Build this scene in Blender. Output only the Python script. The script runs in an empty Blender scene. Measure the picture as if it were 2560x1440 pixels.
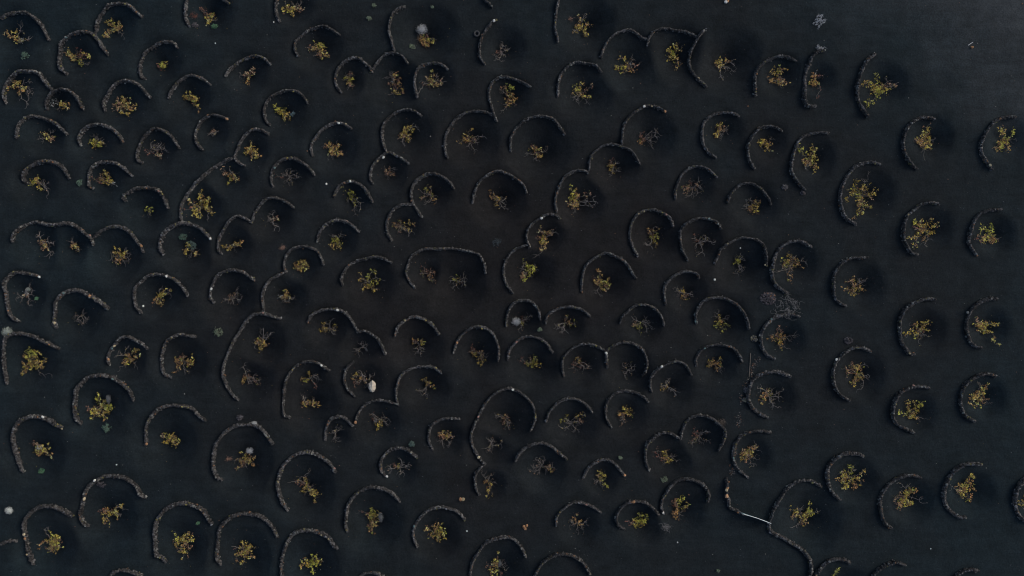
import bpy, bmesh, math, random
import numpy as np

# ------------------------------------------------------------------ camera, sky, sun
S = 0.04            # metres per photograph pixel on level ash
H = 82.0            # drone height
C = bpy.context.scene.collection
scene = bpy.context.scene
cam_d = bpy.data.cameras.new("camera")
cam = bpy.data.objects.new("camera", cam_d); C.objects.link(cam)
cam.location = (0, 0, H); cam.rotation_euler = (0, 0, 0)
cam_d.sensor_width = 36.0
cam_d.lens = 36.0 * H / (2560 * S)
cam_d.clip_end = 3000.0
scene.camera = cam

SUN_AZ, SUN_EL = math.radians(24), math.radians(32)     # azimuth measured from +X towards +Y
world = bpy.data.worlds.new("World"); scene.world = world
world.use_nodes = True
wn = world.node_tree.nodes; wl = world.node_tree.links
sky = wn.new("ShaderNodeTexSky"); sky.sky_type = 'NISHITA'; sky.sun_disc = False
sky.sun_elevation = SUN_EL; sky.sun_rotation = math.pi / 2 - SUN_AZ
sky.air_density = 1.0; sky.dust_density = 3.0; sky.ozone_density = 1.0
wl.new(sky.outputs[0], wn["Background"].inputs[0])
wn["Background"].inputs[1].default_value = 0.10
sun_d = bpy.data.lights.new("sun", 'SUN'); sun_d.energy = 0.8; sun_d.angle = math.radians(34)
sun_d.color = (1.0, 0.90, 0.80)
sun = bpy.data.objects.new("sun", sun_d); C.objects.link(sun)
sx, sy, sz = math.cos(SUN_AZ)*math.cos(SUN_EL), math.sin(SUN_AZ)*math.cos(SUN_EL), math.sin(SUN_EL)
from mathutils import Vector
sun.rotation_euler = Vector((sx, sy, sz)).to_track_quat('Z', 'Y').to_euler()
sun.location = (60*sx, 60*sy, 60*sz)
scene.view_settings.view_transform = 'Standard'
scene.view_settings.look = 'None'
scene.view_settings.exposure = 0.35
scene.view_settings.gamma = 1.0
scene.cycles.filter_width = 1.05

rng = np.random.default_rng(7)

# ------------------------------------------------------------------ data
DATA = '''W 9|-8 40,8 31,40 27,66 32,88 47,104 66,113 84,118 97|long smooth
V wiry orange|45 93|15 82 o,53 70 b,72 99 b,55 102 y,38 100 o,52 109 w,32 80 y
W 10|229 82,231 65,234 48,244 30,258 14,272 7,295 6,320 12,335 25,351 39|hooked|325 15 o
V golden forked|287 70|268 55 y,283 55 y,300 60 y,303 74 o,306 89 b,264 93 o,290 72 y,276 76 b,260 88 o
W 10|266 134,252 115,240 98,228 85,215 78,200 77,175 82,155 91,143 108,140 128,139 150,145 168,160 181|complete|157 89 t
V ring-shaped brownish|196 143|171 120 y,178 140 o,195 127 r,208 135 r,224 146 y,220 163 b,200 160 g,185 150 o,207 148 r
W 10|462 -5,459 12,458 35,463 52,467 60|short
V brown and yellow half-circle|525 40|505 28 r,513 31 r,535 35 o,522 55 y,541 50 b,530 46 y,518 44 o
W 8|544 -14,554 -5,561 -1,568 4|
W 9|440 117,432 106,415 103,395 104,375 113,357 125,348 142,343 158,344 178,350 190,357 193|broad-ended
V tiny yellowish|405 163|395 165 r,405 158 g,413 163 y,408 168 g
W 10|9 255,3 240,2 215,8 198,22 183,42 175,65 177,92 181,108 200,122 223|pale-topped|93 180 w
V orange four-pronged|48 219|37 206 o,47 205 y,25 220 o,47 234 o,65 218 o,73 205 b,81 238 b,74 262 b,70 243 b
W 10|108 270,107 252,115 235,127 226,150 221,170 226,188 240,200 260,206 272|small rounded
V thin grey-and-yellow|150 261|133 250 w,130 259 w,155 258 y,162 270 y,167 277 o,145 273 b
W 9|254 273,251 255,260 235,270 220,290 203,315 200,340 208,358 225,372 243|dome-shaped|370 241 w
V large round orange-pink|312 265|287 262 p,290 275 p,308 241 y,312 252 o,325 255 o,341 262 y,335 275 o,322 285 y,300 268 p,298 255 p,314 270 o
W 8|415 242,422 225,437 205,452 193,472 186,492 190,510 200,524 210|pale-speckled|516 203 w
V dense bright yellow|478 248|462 248 y,478 235 y,492 237 y,490 255 y,495 272 y,478 248 y,466 240 y,484 244 y
W 9|560 187,570 170,590 152,610 142,635 138,655 143,673 158|bulging
V pinkish tufted|622 188|603 188 b,615 185 p,635 172 p,615 206 o,625 190 p,638 183 p
W 9|37 342,40 320,48 305,62 292,78 288,105 294,130 305,148 320,162 333|lopsided
V small straggly yellow-tipped|124 340|112 335 y,132 331 b,135 347 p,102 346 b,122 346 y
W 10|192 360,189 345,196 328,212 314,238 309,262 314,282 325,296 338,303 353|arched|240 309 w
V sparse green-tipped|243 357|225 353 g,240 344 b,260 347 b,257 357 y,250 368 g,240 366 y,235 358 g
W 9|350 405,341 400,337 385,341 365,349 346,364 330,382 320,402 324,422 336,436 354,445 369|pointed
V bare pinkish-grey|395 376|380 365 b,403 362 b,413 372 b,405 388 p,390 388 b,368 381 r,397 368 b,386 372 b
W 9|566 296,550 290,533 285,515 288,497 300,488 318,484 335,488 355,500 370,504 373|orange-ended|565 296 O,494 301 w,485 322 w,485 340 w
V almost leafless tiny|531 330|533 328 p,527 336 b,538 335 b
W 9|668 333,650 323,630 323,610 335,595 355,588 375,583 393,592 405,607 412|S-shaped
V dense golden|629 380|625 360 y,618 373 o,640 372 y,645 392 o,630 398 o,637 383 y,622 385 y,627 372 o
W 9|580 394,560 400,530 417,500 445,475 468,455 495,446 520,448 545,456 558|very long straight-backed
V two-clump sparse orange|575 440|558 430 p,568 438 o,582 430 b,573 455 y,596 453 o,590 445 b
V branching bright yellow cross-shaped|505 515|500 478 y,507 488 y,525 495 y,533 533 y,500 505 y,515 500 y,470 498 o,478 510 y,488 540 y,466 526 r,505 543 y,520 546 b,495 527 y,522 515 y
W 11|403 635,396 618,400 595,412 575,435 562,458 557,480 563,500 572,515 587,521 595|rounded|522 596 W
V thin vine under teal bushes|477 624|463 622 y,475 643 b,500 638 y,468 612 y,490 630 b
W 11|62 457,50 452,47 442,54 425,72 411,95 403,117 402,140 409,155 420,165 435,170 444|domed|130 405 o,115 402 y
V straggling brown-yellow|100 460|80 460 g,92 448 y,95 456 p,100 473 y,115 465 b,120 486 b,110 458 b,88 454 y
W 9|224 469,217 464,215 445,217 428,228 413,245 405,270 404,295 411,312 424,326 438|pale-shouldered|297 412 c
V star-shaped golden|268 450|265 430 y,255 448 y,276 443 y,280 460 y,247 447 p,291 462 w,237 447 r,264 456 y
W 10|309 502,305 493,318 480,340 470,362 469,385 472,400 482,410 500,416 518|low arched|402 479 c,396 477 P,405 485 y
V tiny green|374 527|370 523 g,378 533 b,377 524 g
W 10|25 603,32 585,45 570,65 559,85 554,115 561,140 561,165 558,190 567,210 582,225 595,228 612|double-humped|226 588 P
V spidery brown|115 613|97 577 b,105 600 p,102 620 p,125 605 b,134 615 b,125 637 b,110 612 p,117 618 o
V small orange-brown tuft|190 617|183 612 p,193 619 o,198 628 b,176 600 b,188 612 o
W 10|232 592,250 578,275 567,300 567,320 578,337 600,350 617,355 630|asymmetric|351 614 O
V large branching yellow-ochre|303 641|297 624 y,290 630 o,315 630 y,310 643 y,328 636 b,280 640 b,290 660 p,312 659 b,326 650 b,300 652 o,305 635 y
W 8|547 634,540 622,540 600,550 580,567 557,590 540,610 545,627 555|slim
V flat broken orange|583 613|560 617 y,572 618 o,580 620 y,600 612 y,607 608 o,590 616 b
W 8|627 555,632 535,640 520,655 502,672 494,690 495,712 503,732 518|slim
V faded leafless brown|687 546|680 535 b,697 545 p,682 557 b,698 566 b,676 548 b
W 10|688 -5,686 20,690 38,696 50|short
V spiky olive|735 24|715 12 y,706 35 y,733 9 b,750 12 b,755 28 p,730 36 y,733 22 y,740 24 o
W 8|741 136,734 120,735 103,745 90,765 72,785 65,805 62,825 70,847 84|pale-shouldered|765 73 w
V orange wreath-like|800 125|780 122 o,788 115 y,805 106 g,808 113 y,815 143 o,822 138 o,790 139 b,768 120 p,812 130 o,798 135 r
W 9|850 228,838 210,835 190,842 170,855 155,875 145,895 144,910 155,925 168,926 174|tall
V narrow dark olive|873 202|863 190 b,875 180 r,882 198 g,870 210 o,878 213 p,868 226 b,866 196 g,875 188 b
W 8|930 166,945 148,962 133,985 130,1005 138,1018 155|slim
V narrow mauve-brown upright|987 207|972 185 b,967 193 b,990 180 o,993 197 r,984 212 p,982 234 b,1001 236 y,1008 226 o,980 200 w,990 215 r
W 8|1011 14,995 20,980 35,973 60,972 80,978 100,985 125|long open
V bushy orange vine topped with grey wool|1062 100|1048 95 o,1087 96 b,1075 108 y,1057 112 o,1065 118 o,1072 95 r,1043 86 b,1080 100 g,1060 104 o,1052 104 o
W 9|1042 240,1037 222,1035 200,1038 180,1050 163,1070 156,1090 155,1105 160,1118 170|hooked
V spiky orange-pink|1085 203|1081 180 y,1098 188 b,1106 199 p,1065 200 p,1100 215 y,1082 216 o,1060 211 r,1046 234 b,1105 208 b,1078 205 o
W 8|1240 47,1228 55,1213 75,1203 95,1198 120,1202 145,1212 158|open slanting|1235 51 W
V bare grey-brown|1252 130|1243 135 r,1260 114 b,1269 127 b,1244 150 b,1255 122 b,1239 141 b,1262 136 b
W 8|1206 -12,1212 -2,1221 6,1230 16|
W 8|670 309,660 297,656 275,660 257,670 242,690 231,715 224,740 227,757 240,767 256|rounded|732 228 y
V bright olive-yellow slanting|710 283|695 275 y,703 280 y,715 290 y,723 295 y,712 299 y,690 269 g,708 276 g
W 8|777 387,774 370,778 352,790 336,805 320,828 308,852 306,876 319|white-capped|845 306 W,863 308 c
V bright orange|835 372|815 362 o,825 360 o,845 362 o,852 376 o,860 386 o,820 390 b,833 387 o,838 370 o,826 378 o
W 8|966 380,958 362,953 338,957 310,970 292,990 278,1013 272,1034 275,1052 287|long hooked
V vivid golden-yellow|1015 336|997 335 y,1008 325 y,1020 318 y,1035 324 y,1008 346 o,1026 349 o,1020 338 y,1047 318 b,1007 358 b,1014 330 y
W 8|1021 408,1000 393,980 383,967 380,950 391,935 405,925 425,923 443,930 458|forked|957 392 W,943 402 c
V small pink|973 431|963 430 p,975 425 p,982 433 p,990 420 b,964 441 b,973 435 p
W 8|1325 215,1305 203,1280 193,1255 190,1235 200,1224 218,1222 240,1228 262,1233 280,1241 300|S-shaped
V tall reddish-orange|1270 245|1252 222 b,1262 215 o,1278 215 g,1270 232 r,1288 245 o,1292 262 o,1270 265 o,1258 277 b,1275 255 r,1282 236 o
W 8|1118 393,1112 375,1111 350,1120 322,1137 297,1160 282,1190 276,1215 279,1230 286|large thin
V brown vine with thorny twigs|1177 350|1173 324 y,1158 345 o,1152 358 y,1180 340 p,1195 357 b,1208 342 b,1190 374 b,1170 366 b,1184 355 r,1168 350 r
W 8|1277 375,1276 350,1283 330,1300 310,1320 295,1355 289,1380 295,1395 310,1412 333|wide arched
V compact rusty|1342 380|1325 370 o,1335 364 r,1350 375 o,1355 392 o,1340 402 b,1318 382 b,1363 375 b,1338 385 r,1345 385 r
W 8|1398 -5,1392 20,1389 45,1388 70,1393 88,1395 102|straight thin|1389 54 y
V bright yellow crab-shaped|1456 72|1448 46 o,1475 60 o,1440 70 y,1450 65 y,1465 77 y,1470 90 y,1468 36 b,1432 83 b,1444 78 y
W 8|1504 140,1510 120,1520 100,1535 86,1555 76,1575 72,1592 80,1607 91,1622 96,1620 107|thin
V two-clump greyish|1566 165|1545 147 y,1540 168 y,1558 178 y,1572 162 b,1583 145 b,1593 165 p,1585 174 o,1568 178 b,1550 165 g,1580 160 w
W 8|1622 95,1632 80,1645 72,1665 68,1690 71,1720 76,1745 88|thin
V upright yellow-green cross-shaped|1684 137|1682 108 y,1702 123 y,1671 122 y,1680 135 g,1685 150 y,1693 167 o,1671 150 y,1684 130 g
W 8|1766 72,1755 80,1745 95,1735 115,1728 140,1728 160,1735 180,1748 198,1760 208,1767 215|backward-C|1748 193 c
V olive and grey twiggy|1807 164|1787 160 y,1800 150 y,1815 150 o,1833 161 b,1832 177 b,1804 192 b,1792 166 o,1812 172 b
W 8|1395 237,1396 215,1400 190,1412 172,1427 159,1445 153,1465 156,1490 161,1504 175|open hooked|1397 199 w
V round tan-and-yellow|1453 233|1440 213 g,1452 211 y,1475 217 p,1437 230 y,1474 242 y,1440 254 b,1467 259 b,1452 230 p,1432 243 b,1462 240 o
W 8|1556 360,1557 337,1561 312,1575 290,1595 275,1617 264,1642 266,1665 277|orange-ended|1664 277 O,1611 265 W,1630 265 c
V dark red vine with long grey twigs|1611 346|1598 330 r,1605 345 r,1601 360 o,1620 340 b,1628 352 b,1640 336 b,1646 334 b,1630 362 b,1608 353 p
W 9|1790 393,1770 378,1758 355,1757 325,1762 305,1780 288,1805 280,1830 281,1848 288|full C-shaped
V small tan-and-yellow|1799 330|1787 315 y,1797 315 o,1808 325 p,1818 330 b,1785 335 y,1790 342 o,1806 341 b
W 9|1890 237,1888 210,1892 180,1905 160,1925 147,1950 138,1972 140,1993 150|tall|1895 183 o,1888 208 w
V loop-shaped yellow-orange|1942 192|1927 184 y,1945 172 y,1961 172 y,1922 199 o,1936 203 o,1950 195 b,1962 206 b,1951 215 y,1964 211 o
W 11|2062 124,2047 127,2032 140,2025 160,2017 180,2014 212,2012 240,2017 260,2027 265,2041 263|bracket-shaped
V narrow brown vine hugging its wall|2035 202|2028 188 o,2043 178 w,2051 190 r,2025 205 y,2030 213 o,2043 215 o,2041 240 r,2035 195 r
W 10|2190 134,2175 145,2163 160,2155 180,2148 200,2145 220,2147 245,2155 265,2165 282,2172 290|tall open
V very large yellow-green spreading|2193 218|2155 213 y,2196 185 g,2220 203 b,2248 205 b,2230 218 y,2190 235 g,2178 228 y,2167 265 g,2213 228 y,2172 212 y,2205 213 o,2196 241 g,2200 225 y,2185 218 y,2240 212 p
W 9|2342 295,2315 292,2295 297,2275 312,2264 335,2260 360,2265 385,2277 407,2294 421|C-shaped|2281 308 w,2272 322 w
V large golden vine with a red tip|2310 350|2303 330 y,2321 312 y,2298 341 y,2290 350 o,2322 350 y,2336 345 b,2327 365 o,2300 365 o,2312 402 b,2285 348 p,2310 372 y,2315 340 y
W 9|2543 291,2515 293,2490 303,2472 325,2460 345,2455 365,2458 385,2470 405,2483 422|C-shaped|2477 412 C
V upright yellow antler-like|2505 352|2500 318 y,2512 322 o,2531 320 g,2541 346 b,2512 345 y,2493 357 o,2490 370 o,2515 378 o,2500 370 g,2507 360 y,2520 355 y
W 9|2073 331,2050 330,2025 335,2005 345,1993 362,1985 385,1980 410,1980 430,1990 448,2002 462,2015 474|long C-shaped
V tall golden-brown vine with one shoot on its wall|2022 398|1998 370 g,2028 362 y,2030 380 y,2037 395 y,2025 410 o,2012 417 w,2005 400 o,2035 430 y,2040 394 y,2018 405 p
W 9|1957 325,1940 316,1920 314,1900 320,1882 340,1872 360,1871 385,1877 405,1887 420|C-shaped
V small tan spiky|1913 359|1900 352 y,1910 350 y,1927 345 b,1929 362 o,1903 368 y,1922 376 y,1915 365 o
W 9|2202 409,2185 405,2162 406,2140 417,2122 437,2110 460,2104 480,2102 502,2107 525,2117 545,2142 560|large C-shaped
V sprawling golden vine with long shoots|2155 490|2142 446 y,2169 438 b,2160 462 y,2118 473 g,2135 485 g,2114 503 y,2190 480 y,2186 469 y,2180 498 p,2174 518 y,2145 512 o,2156 518 o,2131 546 y,2147 527 y,2150 470 o,2165 485 b
W 9|2351 510,2330 506,2307 510,2290 522,2275 535,2265 552,2260 575,2261 597,2270 617,2282 632,2297 636|C-shaped|2272 536 c
V large orange-yellow|2308 573|2285 548 g,2305 550 y,2322 547 y,2341 564 y,2285 575 r,2293 565 o,2300 580 o,2335 578 y,2320 587 y,2275 596 y,2308 600 o,2284 618 y,2312 612 b,2315 565 o
W 9|2508 523,2480 525,2455 533,2438 552,2430 577,2425 602,2432 620,2445 638|C-shaped|2424 602 w,2445 634 G
V lime-green-topped|2468 588|2450 567 g,2478 560 g,2475 578 g,2450 592 p,2445 600 r,2481 590 y,2457 605 y,2486 603 o,2496 597 b,2465 595 g,2470 602 o
W 10|2031 617,2012 606,1992 602,1970 607,1952 620,1942 637,1935 660,1932 692,1940 710,1952 722,1968 732|long C-shaped
V round twiggy ochre|1978 660|1953 645 g,1968 635 y,1985 640 b,1960 660 o,1990 650 o,2014 655 b,2002 666 o,1945 680 b,1955 672 b,1977 680 b,1976 697 o,1970 652 o,1985 665 y
W 9|2172 644,2152 645,2132 645,2110 655,2095 672,2086 692,2085 717,2087 735,2095 752,2117 766|C-shaped
V ochre-and-tan|2135 715|2115 703 p,2125 700 o,2150 694 b,2160 702 b,2156 722 o,2110 720 o,2140 730 y,2152 728 o,2122 738 y,2133 715 p
W 9|679 464,674 445,677 425,687 410,705 397,725 394,747 402,767 415,784 436|ridged|717 394 y,684 418 t
V leafless grey|724 440|692 443 r,705 441 b,730 428 b,744 441 b,725 465 b,737 446 b,718 432 b,730 450 b
W 9|832 491,840 472,857 457,875 452,895 459,910 470,919 485,930 504|low arched|874 452 W
V drooping dark green-tipped|882 496|873 479 g,885 485 g,891 500 g,868 503 b,878 493 g,893 515 b,889 536 b,900 525 b
W 8|1181 505,1184 485,1190 467,1200 452,1220 435,1245 426,1262 430,1280 439,1297 450,1310 463,1317 480|tall pointed
V half orange half bare|1246 499|1233 478 o,1229 492 o,1240 507 o,1241 516 y,1261 500 b,1266 512 b,1262 524 b,1250 495 y
W 9|1134 469,1120 451,1102 439,1082 432,1060 437,1042 450,1030 465,1026 485,1030 505,1040 522,1052 541|large looping
V dim sparse orange-tipped|1075 488|1067 467 g,1078 471 p,1055 497 p,1090 503 o,1073 507 b,1083 490 b,1056 482 b
W 9|977 600,967 582,965 560,972 537,987 520,1007 511,1030 510|curved
V M-shaped thin twiggy|1005 566|983 559 o,1000 555 p,994 581 p,1015 575 b,1033 557 y,1031 571 y,1021 589 b,992 568 p
W 9|790 602,795 582,807 565,825 554,845 550,867 555,882 565,895 579|arched
V small lime-green dotted|845 601|838 587 b,858 586 b,845 597 g,833 604 g,843 610 g,854 614 g,830 619 y,848 617 y
W 8|807 660,800 642,790 627,775 619,755 616,732 620,717 631,709 647,707 667,711 680|hooked|801 644 w
V small mustard star-shaped|752 663|737 660 o,752 650 y,766 653 y,771 669 o,750 675 y,742 666 p,760 665 y
W 8|712 679,697 687,680 695,666 708,657 725,652 745,655 765,657 781|thin
V small yellow pointed|713 741|696 743 w,716 724 o,715 742 y,731 749 b,712 756 b,705 742 y,719 740 y
W 8|854 712,852 697,860 677,875 660,897 650,917 645,937 642,960 647,977 656|flat-topped
V lime-dotted spreading|924 703|900 694 y,920 687 g,942 677 g,942 700 g,950 698 b,906 731 y,936 722 g,908 708 b,930 705 g,918 716 y,944 726 y
W 8|1214 682,1210 660,1200 640,1185 631,1160 626,1130 621,1090 622,1065 622,1042 630,1027 642,1019 662,1014 682,1022 702,1035 719|wide box-shaped
V pinkish-brown|1072 686|1060 671 r,1049 683 p,1088 684 p,1080 697 o,1083 705 p,1068 674 r,1075 690 p
V faint leafless olive|1143 704|1125 700 b,1140 697 g,1133 718 b,1166 703 b,1165 695 b,1147 706 y
W 8|1400 545,1387 537,1367 536,1350 545,1330 560,1319 577,1317 597,1324 617|rounded|1354 545 W
V tall orange tail-shaped|1360 592|1350 575 p,1382 574 p,1371 577 o,1391 577 b,1356 590 y,1357 605 o,1352 621 y,1349 630 o,1336 645 b,1344 597 r,1360 598 o
W 8|1317 612,1292 621,1278 632,1265 650,1259 672,1260 695,1270 717,1282 732|long thin
V bright green-and-pink|1318 682|1312 657 g,1336 659 g,1325 665 g,1303 665 b,1310 690 p,1302 695 r,1327 692 g,1309 707 g,1299 688 p,1318 675 y,1334 675 b
W 8|1392 529,1389 510,1390 490,1400 465,1412 442,1430 430,1447 425,1465 427,1471 432|tall
V large orange vine with a bare right half|1440 506|1424 465 g,1435 480 o,1446 485 o,1420 511 o,1430 522 o,1444 518 o,1423 500 g,1475 490 p,1470 502 b,1493 505 b,1487 511 b,1440 532 b,1436 500 o,1434 512 o
W 8|1474 424,1474 407,1480 387,1495 372,1512 362,1535 359,1555 364,1575 372,1587 385,1601 409|arched
V small tawny|1532 418|1522 410 o,1530 402 r,1546 408 b,1527 426 y,1541 426 b,1530 437 b,1525 418 y
W 8|1691 496,1690 477,1696 457,1707 435,1725 420,1745 415,1767 420,1780 430,1792 441|bent
V pinkish-brown thorny|1729 469|1730 455 r,1746 448 b,1745 461 p,1715 470 p,1706 484 p,1725 490 b,1755 470 b,1743 484 b,1720 477 p
W 8|1821 505,1827 487,1840 470,1857 459,1877 457,1895 464,1910 475,1925 492,1932 508|arched
V ochre fork-shaped|1878 514|1870 497 b,1895 500 o,1894 514 y,1891 528 y,1860 513 w,1876 518 y,1880 530 o,1864 522 b
W 8|1595 639,1585 622,1577 600,1576 577,1582 555,1595 535,1615 525,1637 524,1657 531,1672 539,1680 551,1685 565|pale-studded|1597 534 c,1611 528 c,1657 531 y,1667 536 P
V olive vertical|1630 592|1633 568 y,1620 577 o,1625 592 g,1643 592 g,1640 600 g,1641 611 y,1621 613 b,1629 583 r
W 8|1721 650,1710 632,1704 612,1702 585,1707 570,1720 557,1740 547,1760 545,1780 549,1795 557,1804 571|rounded|1773 547 t,1796 560 w
V leafless grey antler-like|1746 609|1728 597 r,1738 615 b,1760 597 b,1766 592 b,1784 607 b,1747 636 b,1757 611 b,1750 603 b
W 8|1789 657,1797 640,1807 620,1825 607,1847 596,1870 594,1895 600,1910 612,1916 630,1918 647,1919 664|wide arched|1915 662 c,1820 609 c
V narrow bare grey|1845 660|1838 650 g,1845 648 g,1857 640 b,1854 665 b,1842 683 b,1850 672 b
W 8|1454 730,1455 712,1457 692,1464 667,1477 652,1497 639,1517 632,1537 639,1557 650,1572 665,1582 682,1590 695|tall arched
V rust-and-olive heart-shaped|1503 708|1498 678 o,1485 692 r,1500 697 y,1490 708 o,1520 699 y,1525 712 y,1505 722 y,1503 742 b,1516 726 p,1495 700 y
W 8|1666 761,1662 740,1662 720,1665 712,1677 697,1695 685,1715 679,1735 681,1746 687,1749 695|slim
V thin bare brown|1709 731|1690 720 b,1698 729 b,1715 740 p,1718 746 o,1733 737 b,1705 726 y
W 10|94 691,75 686,50 682,30 682,12 695,2 712,5 735,7 755,17 783,30 797,42 804|orange-speckled|93 692 W,14 777 o
V small grey-tufted|69 735|46 742 b,72 758 b,65 727 w,81 724 b,68 738 p,72 728 w
W 11|132 819,127 802,130 775,137 752,152 736,175 726,197 727,215 736,235 747,252 757,267 771|white-blocked|128 808 C,222 740 O,220 744 w,233 746 y,157 733 t
V scarcely visible leafless|203 790|187 787 b,208 782 b,195 804 b,215 798 b,211 811 b
W 9|350 784,337 767,331 745,332 725,336 716,347 705,365 690,390 686,415 690,435 700,453 715,462 728,466 739|tall rounded|415 691 W,347 707 w
V golden diagonal|403 738|421 722 y,400 738 y,412 731 y,384 760 o,391 750 o,402 761 o,426 720 b,400 722 b,408 742 y
W 9|527 757,520 745,521 727,527 710,537 692,555 680,580 675,605 680,620 690,634 701|arched|523 722 W,521 740 w
V flat bare brown|585 744|558 745 b,573 749 b,596 733 b,603 750 b,585 757 b,592 742 b,578 739 p
W 10|143 872,120 860,100 852,82 842,50 835,27 835,10 845,2 865,0 890,1 920,6 942,9 960|long hooked|116 856 c,122 861 o
V largest bright yellow|85 903|70 868 g,73 880 g,88 876 g,103 880 y,63 890 y,117 897 y,78 900 y,95 898 y,64 915 o,58 932 y,80 922 y,104 915 o,124 934 b,95 915 y,85 890 y,75 910 y
W 9|266 912,264 895,267 882,275 870,287 857,300 845,317 842,337 852,355 862,366 872|small pointed|266 899 O,281 866 C,275 872 t
V golden bowl-shaped|325 894|318 868 b,292 890 b,343 874 y,348 886 o,325 888 o,320 899 y,311 912 o,298 917 b,338 908 b,315 895 y,330 900 o
W 9|419 946,402 935,397 915,397 895,402 875,412 855,430 842,450 836,467 840,485 842|open C-shaped|450 836 c,426 845 y
V brownish arch-shaped|461 904|443 900 o,438 932 o,450 893 r,462 891 p,479 890 y,486 905 o,475 930 b,465 908 b,480 915 o,445 912 o
W 12|192 1062,182 1048,177 1020,179 1000,185 975,200 957,217 944,245 939,270 942,290 952,310 965,322 980,331 1001|large|280 948 t,175 1012 w,183 1055 w
V yellow ring-shaped|256 1014|252 989 g,246 998 y,274 1000 b,280 1012 g,278 1023 g,270 1035 y,222 1048 y,230 1030 y,245 1039 y,270 1047 o,256 1018 o,218 1027 r,260 1000 y,240 1033 o
W 9|591 1001,575 987,562 968,555 942,555 922,562 898,570 878,580 854,593 832,610 806,625 791,643 784,662 786,680 792,698 797|very long|657 782 P
V tapering orange-yellow|655 855|659 820 b,678 831 b,645 850 y,650 862 o,665 857 y,638 866 b,655 873 y,668 864 o,663 840 b,655 850 o
V dull brown sparse|622 943|607 916 b,606 951 o,612 945 o,634 943 b,622 962 b,650 951 b,646 961 p,618 938 r
W 14|46 1184,35 1162,27 1137,24 1110,27 1085,37 1062,52 1050,72 1042,92 1042,110 1047,130 1057,150 1070|thick|108 1042 W,144 1061 y,151 1073 c
V yellow vine with a grey woolly centre|106 1126|90 1125 y,105 1111 y,118 1118 y,124 1139 o,95 1139 o,115 1130 y,82 1107 p,100 1130 o,112 1124 y
W 10|355 1115,356 1095,357 1080,362 1062,375 1042,392 1025,412 1016,437 1014,462 1017,482 1025,495 1040,511 1052|orange-footed|357 1114 O,455 1017 y
V yellow W-shaped|426 1096|406 1091 p,414 1106 y,419 1086 g,434 1087 y,441 1098 y,440 1113 y,428 1096 o,447 1100 y
W 11|550 1204,537 1192,530 1170,531 1142,535 1117,545 1100,563 1079,587 1066,612 1062,637 1063,655 1075,670 1096,680 1111|wool-topped
V tan vine with white wool on top|615 1150|612 1135 y,602 1150 o,588 1147 b,593 1172 p,615 1168 b,633 1155 o,620 1143 y,628 1140 o,607 1158 p,622 1155 o
W 12|209 1321,200 1308,195 1287,200 1260,207 1240,217 1220,235 1205,257 1193,287 1191,310 1196,327 1207,342 1220,350 1237,361 1244|thick|205 1249 C,205 1237 w,238 1200 W,204 1320 w
V golden three-clump|283 1279|302 1260 y,290 1272 y,296 1290 y,265 1280 o,246 1275 r,271 1303 y,261 1308 y,312 1273 b,302 1292 b,292 1282 y,258 1284 o
W 12|71 1417,65 1400,57 1375,54 1350,55 1320,62 1297,77 1280,97 1269,122 1266,145 1272,160 1280,176 1292|thick|52 1340 C,52 1352 O,57 1392 c
V dense yellow-green|134 1355|115 1321 b,125 1332 g,140 1340 y,128 1348 y,101 1362 o,151 1365 y,140 1380 o,128 1378 p,156 1370 g,136 1358 y,147 1350 y,125 1362 y
W 12|405 1411,400 1402,385 1392,381 1372,381 1342,387 1312,397 1292,412 1275,432 1264,457 1259,480 1264,500 1272,512 1285,528 1312|large thick|431 1265 w,465 1262 y,501 1275 c
V airy upright yellow|460 1355|440 1330 g,475 1328 y,484 1340 y,456 1345 y,440 1357 y,460 1365 o,477 1371 p,461 1388 y,452 1382 p,450 1342 y,466 1350 y
W 11|545 1416,537 1395,540 1360,547 1325,560 1307,580 1292,605 1286,632 1287,650 1292,667 1305,682 1322,691 1344|large
V round dotted yellow-brown|613 1379|610 1354 y,600 1368 o,625 1358 y,637 1368 y,590 1389 o,615 1385 y,632 1394 o,608 1409 y,579 1365 r,620 1374 y,605 1380 o
W 10|270 1444,285 1431,303 1426,325 1430,352 1440|
W 11|715 1277,702 1260,694 1235,691 1210,697 1185,705 1167,720 1150,740 1137,767 1132,790 1137,812 1150,827 1165,836 1182|large|835 1172 P,693 1207 c
V yellow vine trailing down right|768 1213|768 1183 b,740 1202 p,730 1203 b,748 1207 r,765 1199 y,772 1214 o,762 1229 y,785 1222 b,795 1231 y,790 1245 y,775 1241 b,767 1218 y,800 1236 y
W 10|866 1332,862 1315,864 1290,870 1262,882 1245,897 1230,920 1220,942 1220,965 1227,982 1237,998 1256|large
V dense tapering golden vine with a grey flank|934 1297|932 1275 g,920 1285 o,946 1283 y,943 1302 y,928 1303 o,931 1327 o,904 1277 r,924 1312 p,940 1315 y,935 1293 y
W 9|1042 1370,1034 1352,1032 1330,1040 1310,1055 1290,1075 1275,1100 1269,1122 1272,1145 1282,1161 1301|arched|1034 1318 t
V orange-yellow clustered|1091 1330|1064 1320 o,1080 1314 o,1098 1312 o,1090 1330 p,1104 1326 y,1113 1328 g,1112 1344 y,1093 1354 y,1076 1336 o,1100 1338 y
W 9|959 1191,950 1175,952 1152,962 1137,975 1126,997 1121,1020 1127,1042 1145|small|965 1194 W
V sprawling twiggy dull|998 1166|984 1162 r,1004 1152 b,1018 1164 b,967 1177 b,1003 1183 b,995 1165 y,1022 1163 b
W 8|1080 1125,1071 1105,1072 1082,1076 1068,1090 1055,1115 1047,1147 1048|open C-shaped
V fiery orange|1113 1090|1094 1090 r,1100 1082 o,1112 1078 o,1125 1084 y,1120 1095 o,1107 1114 b,1126 1110 b,1136 1089 p,1116 1090 o,1106 1094 r
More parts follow.
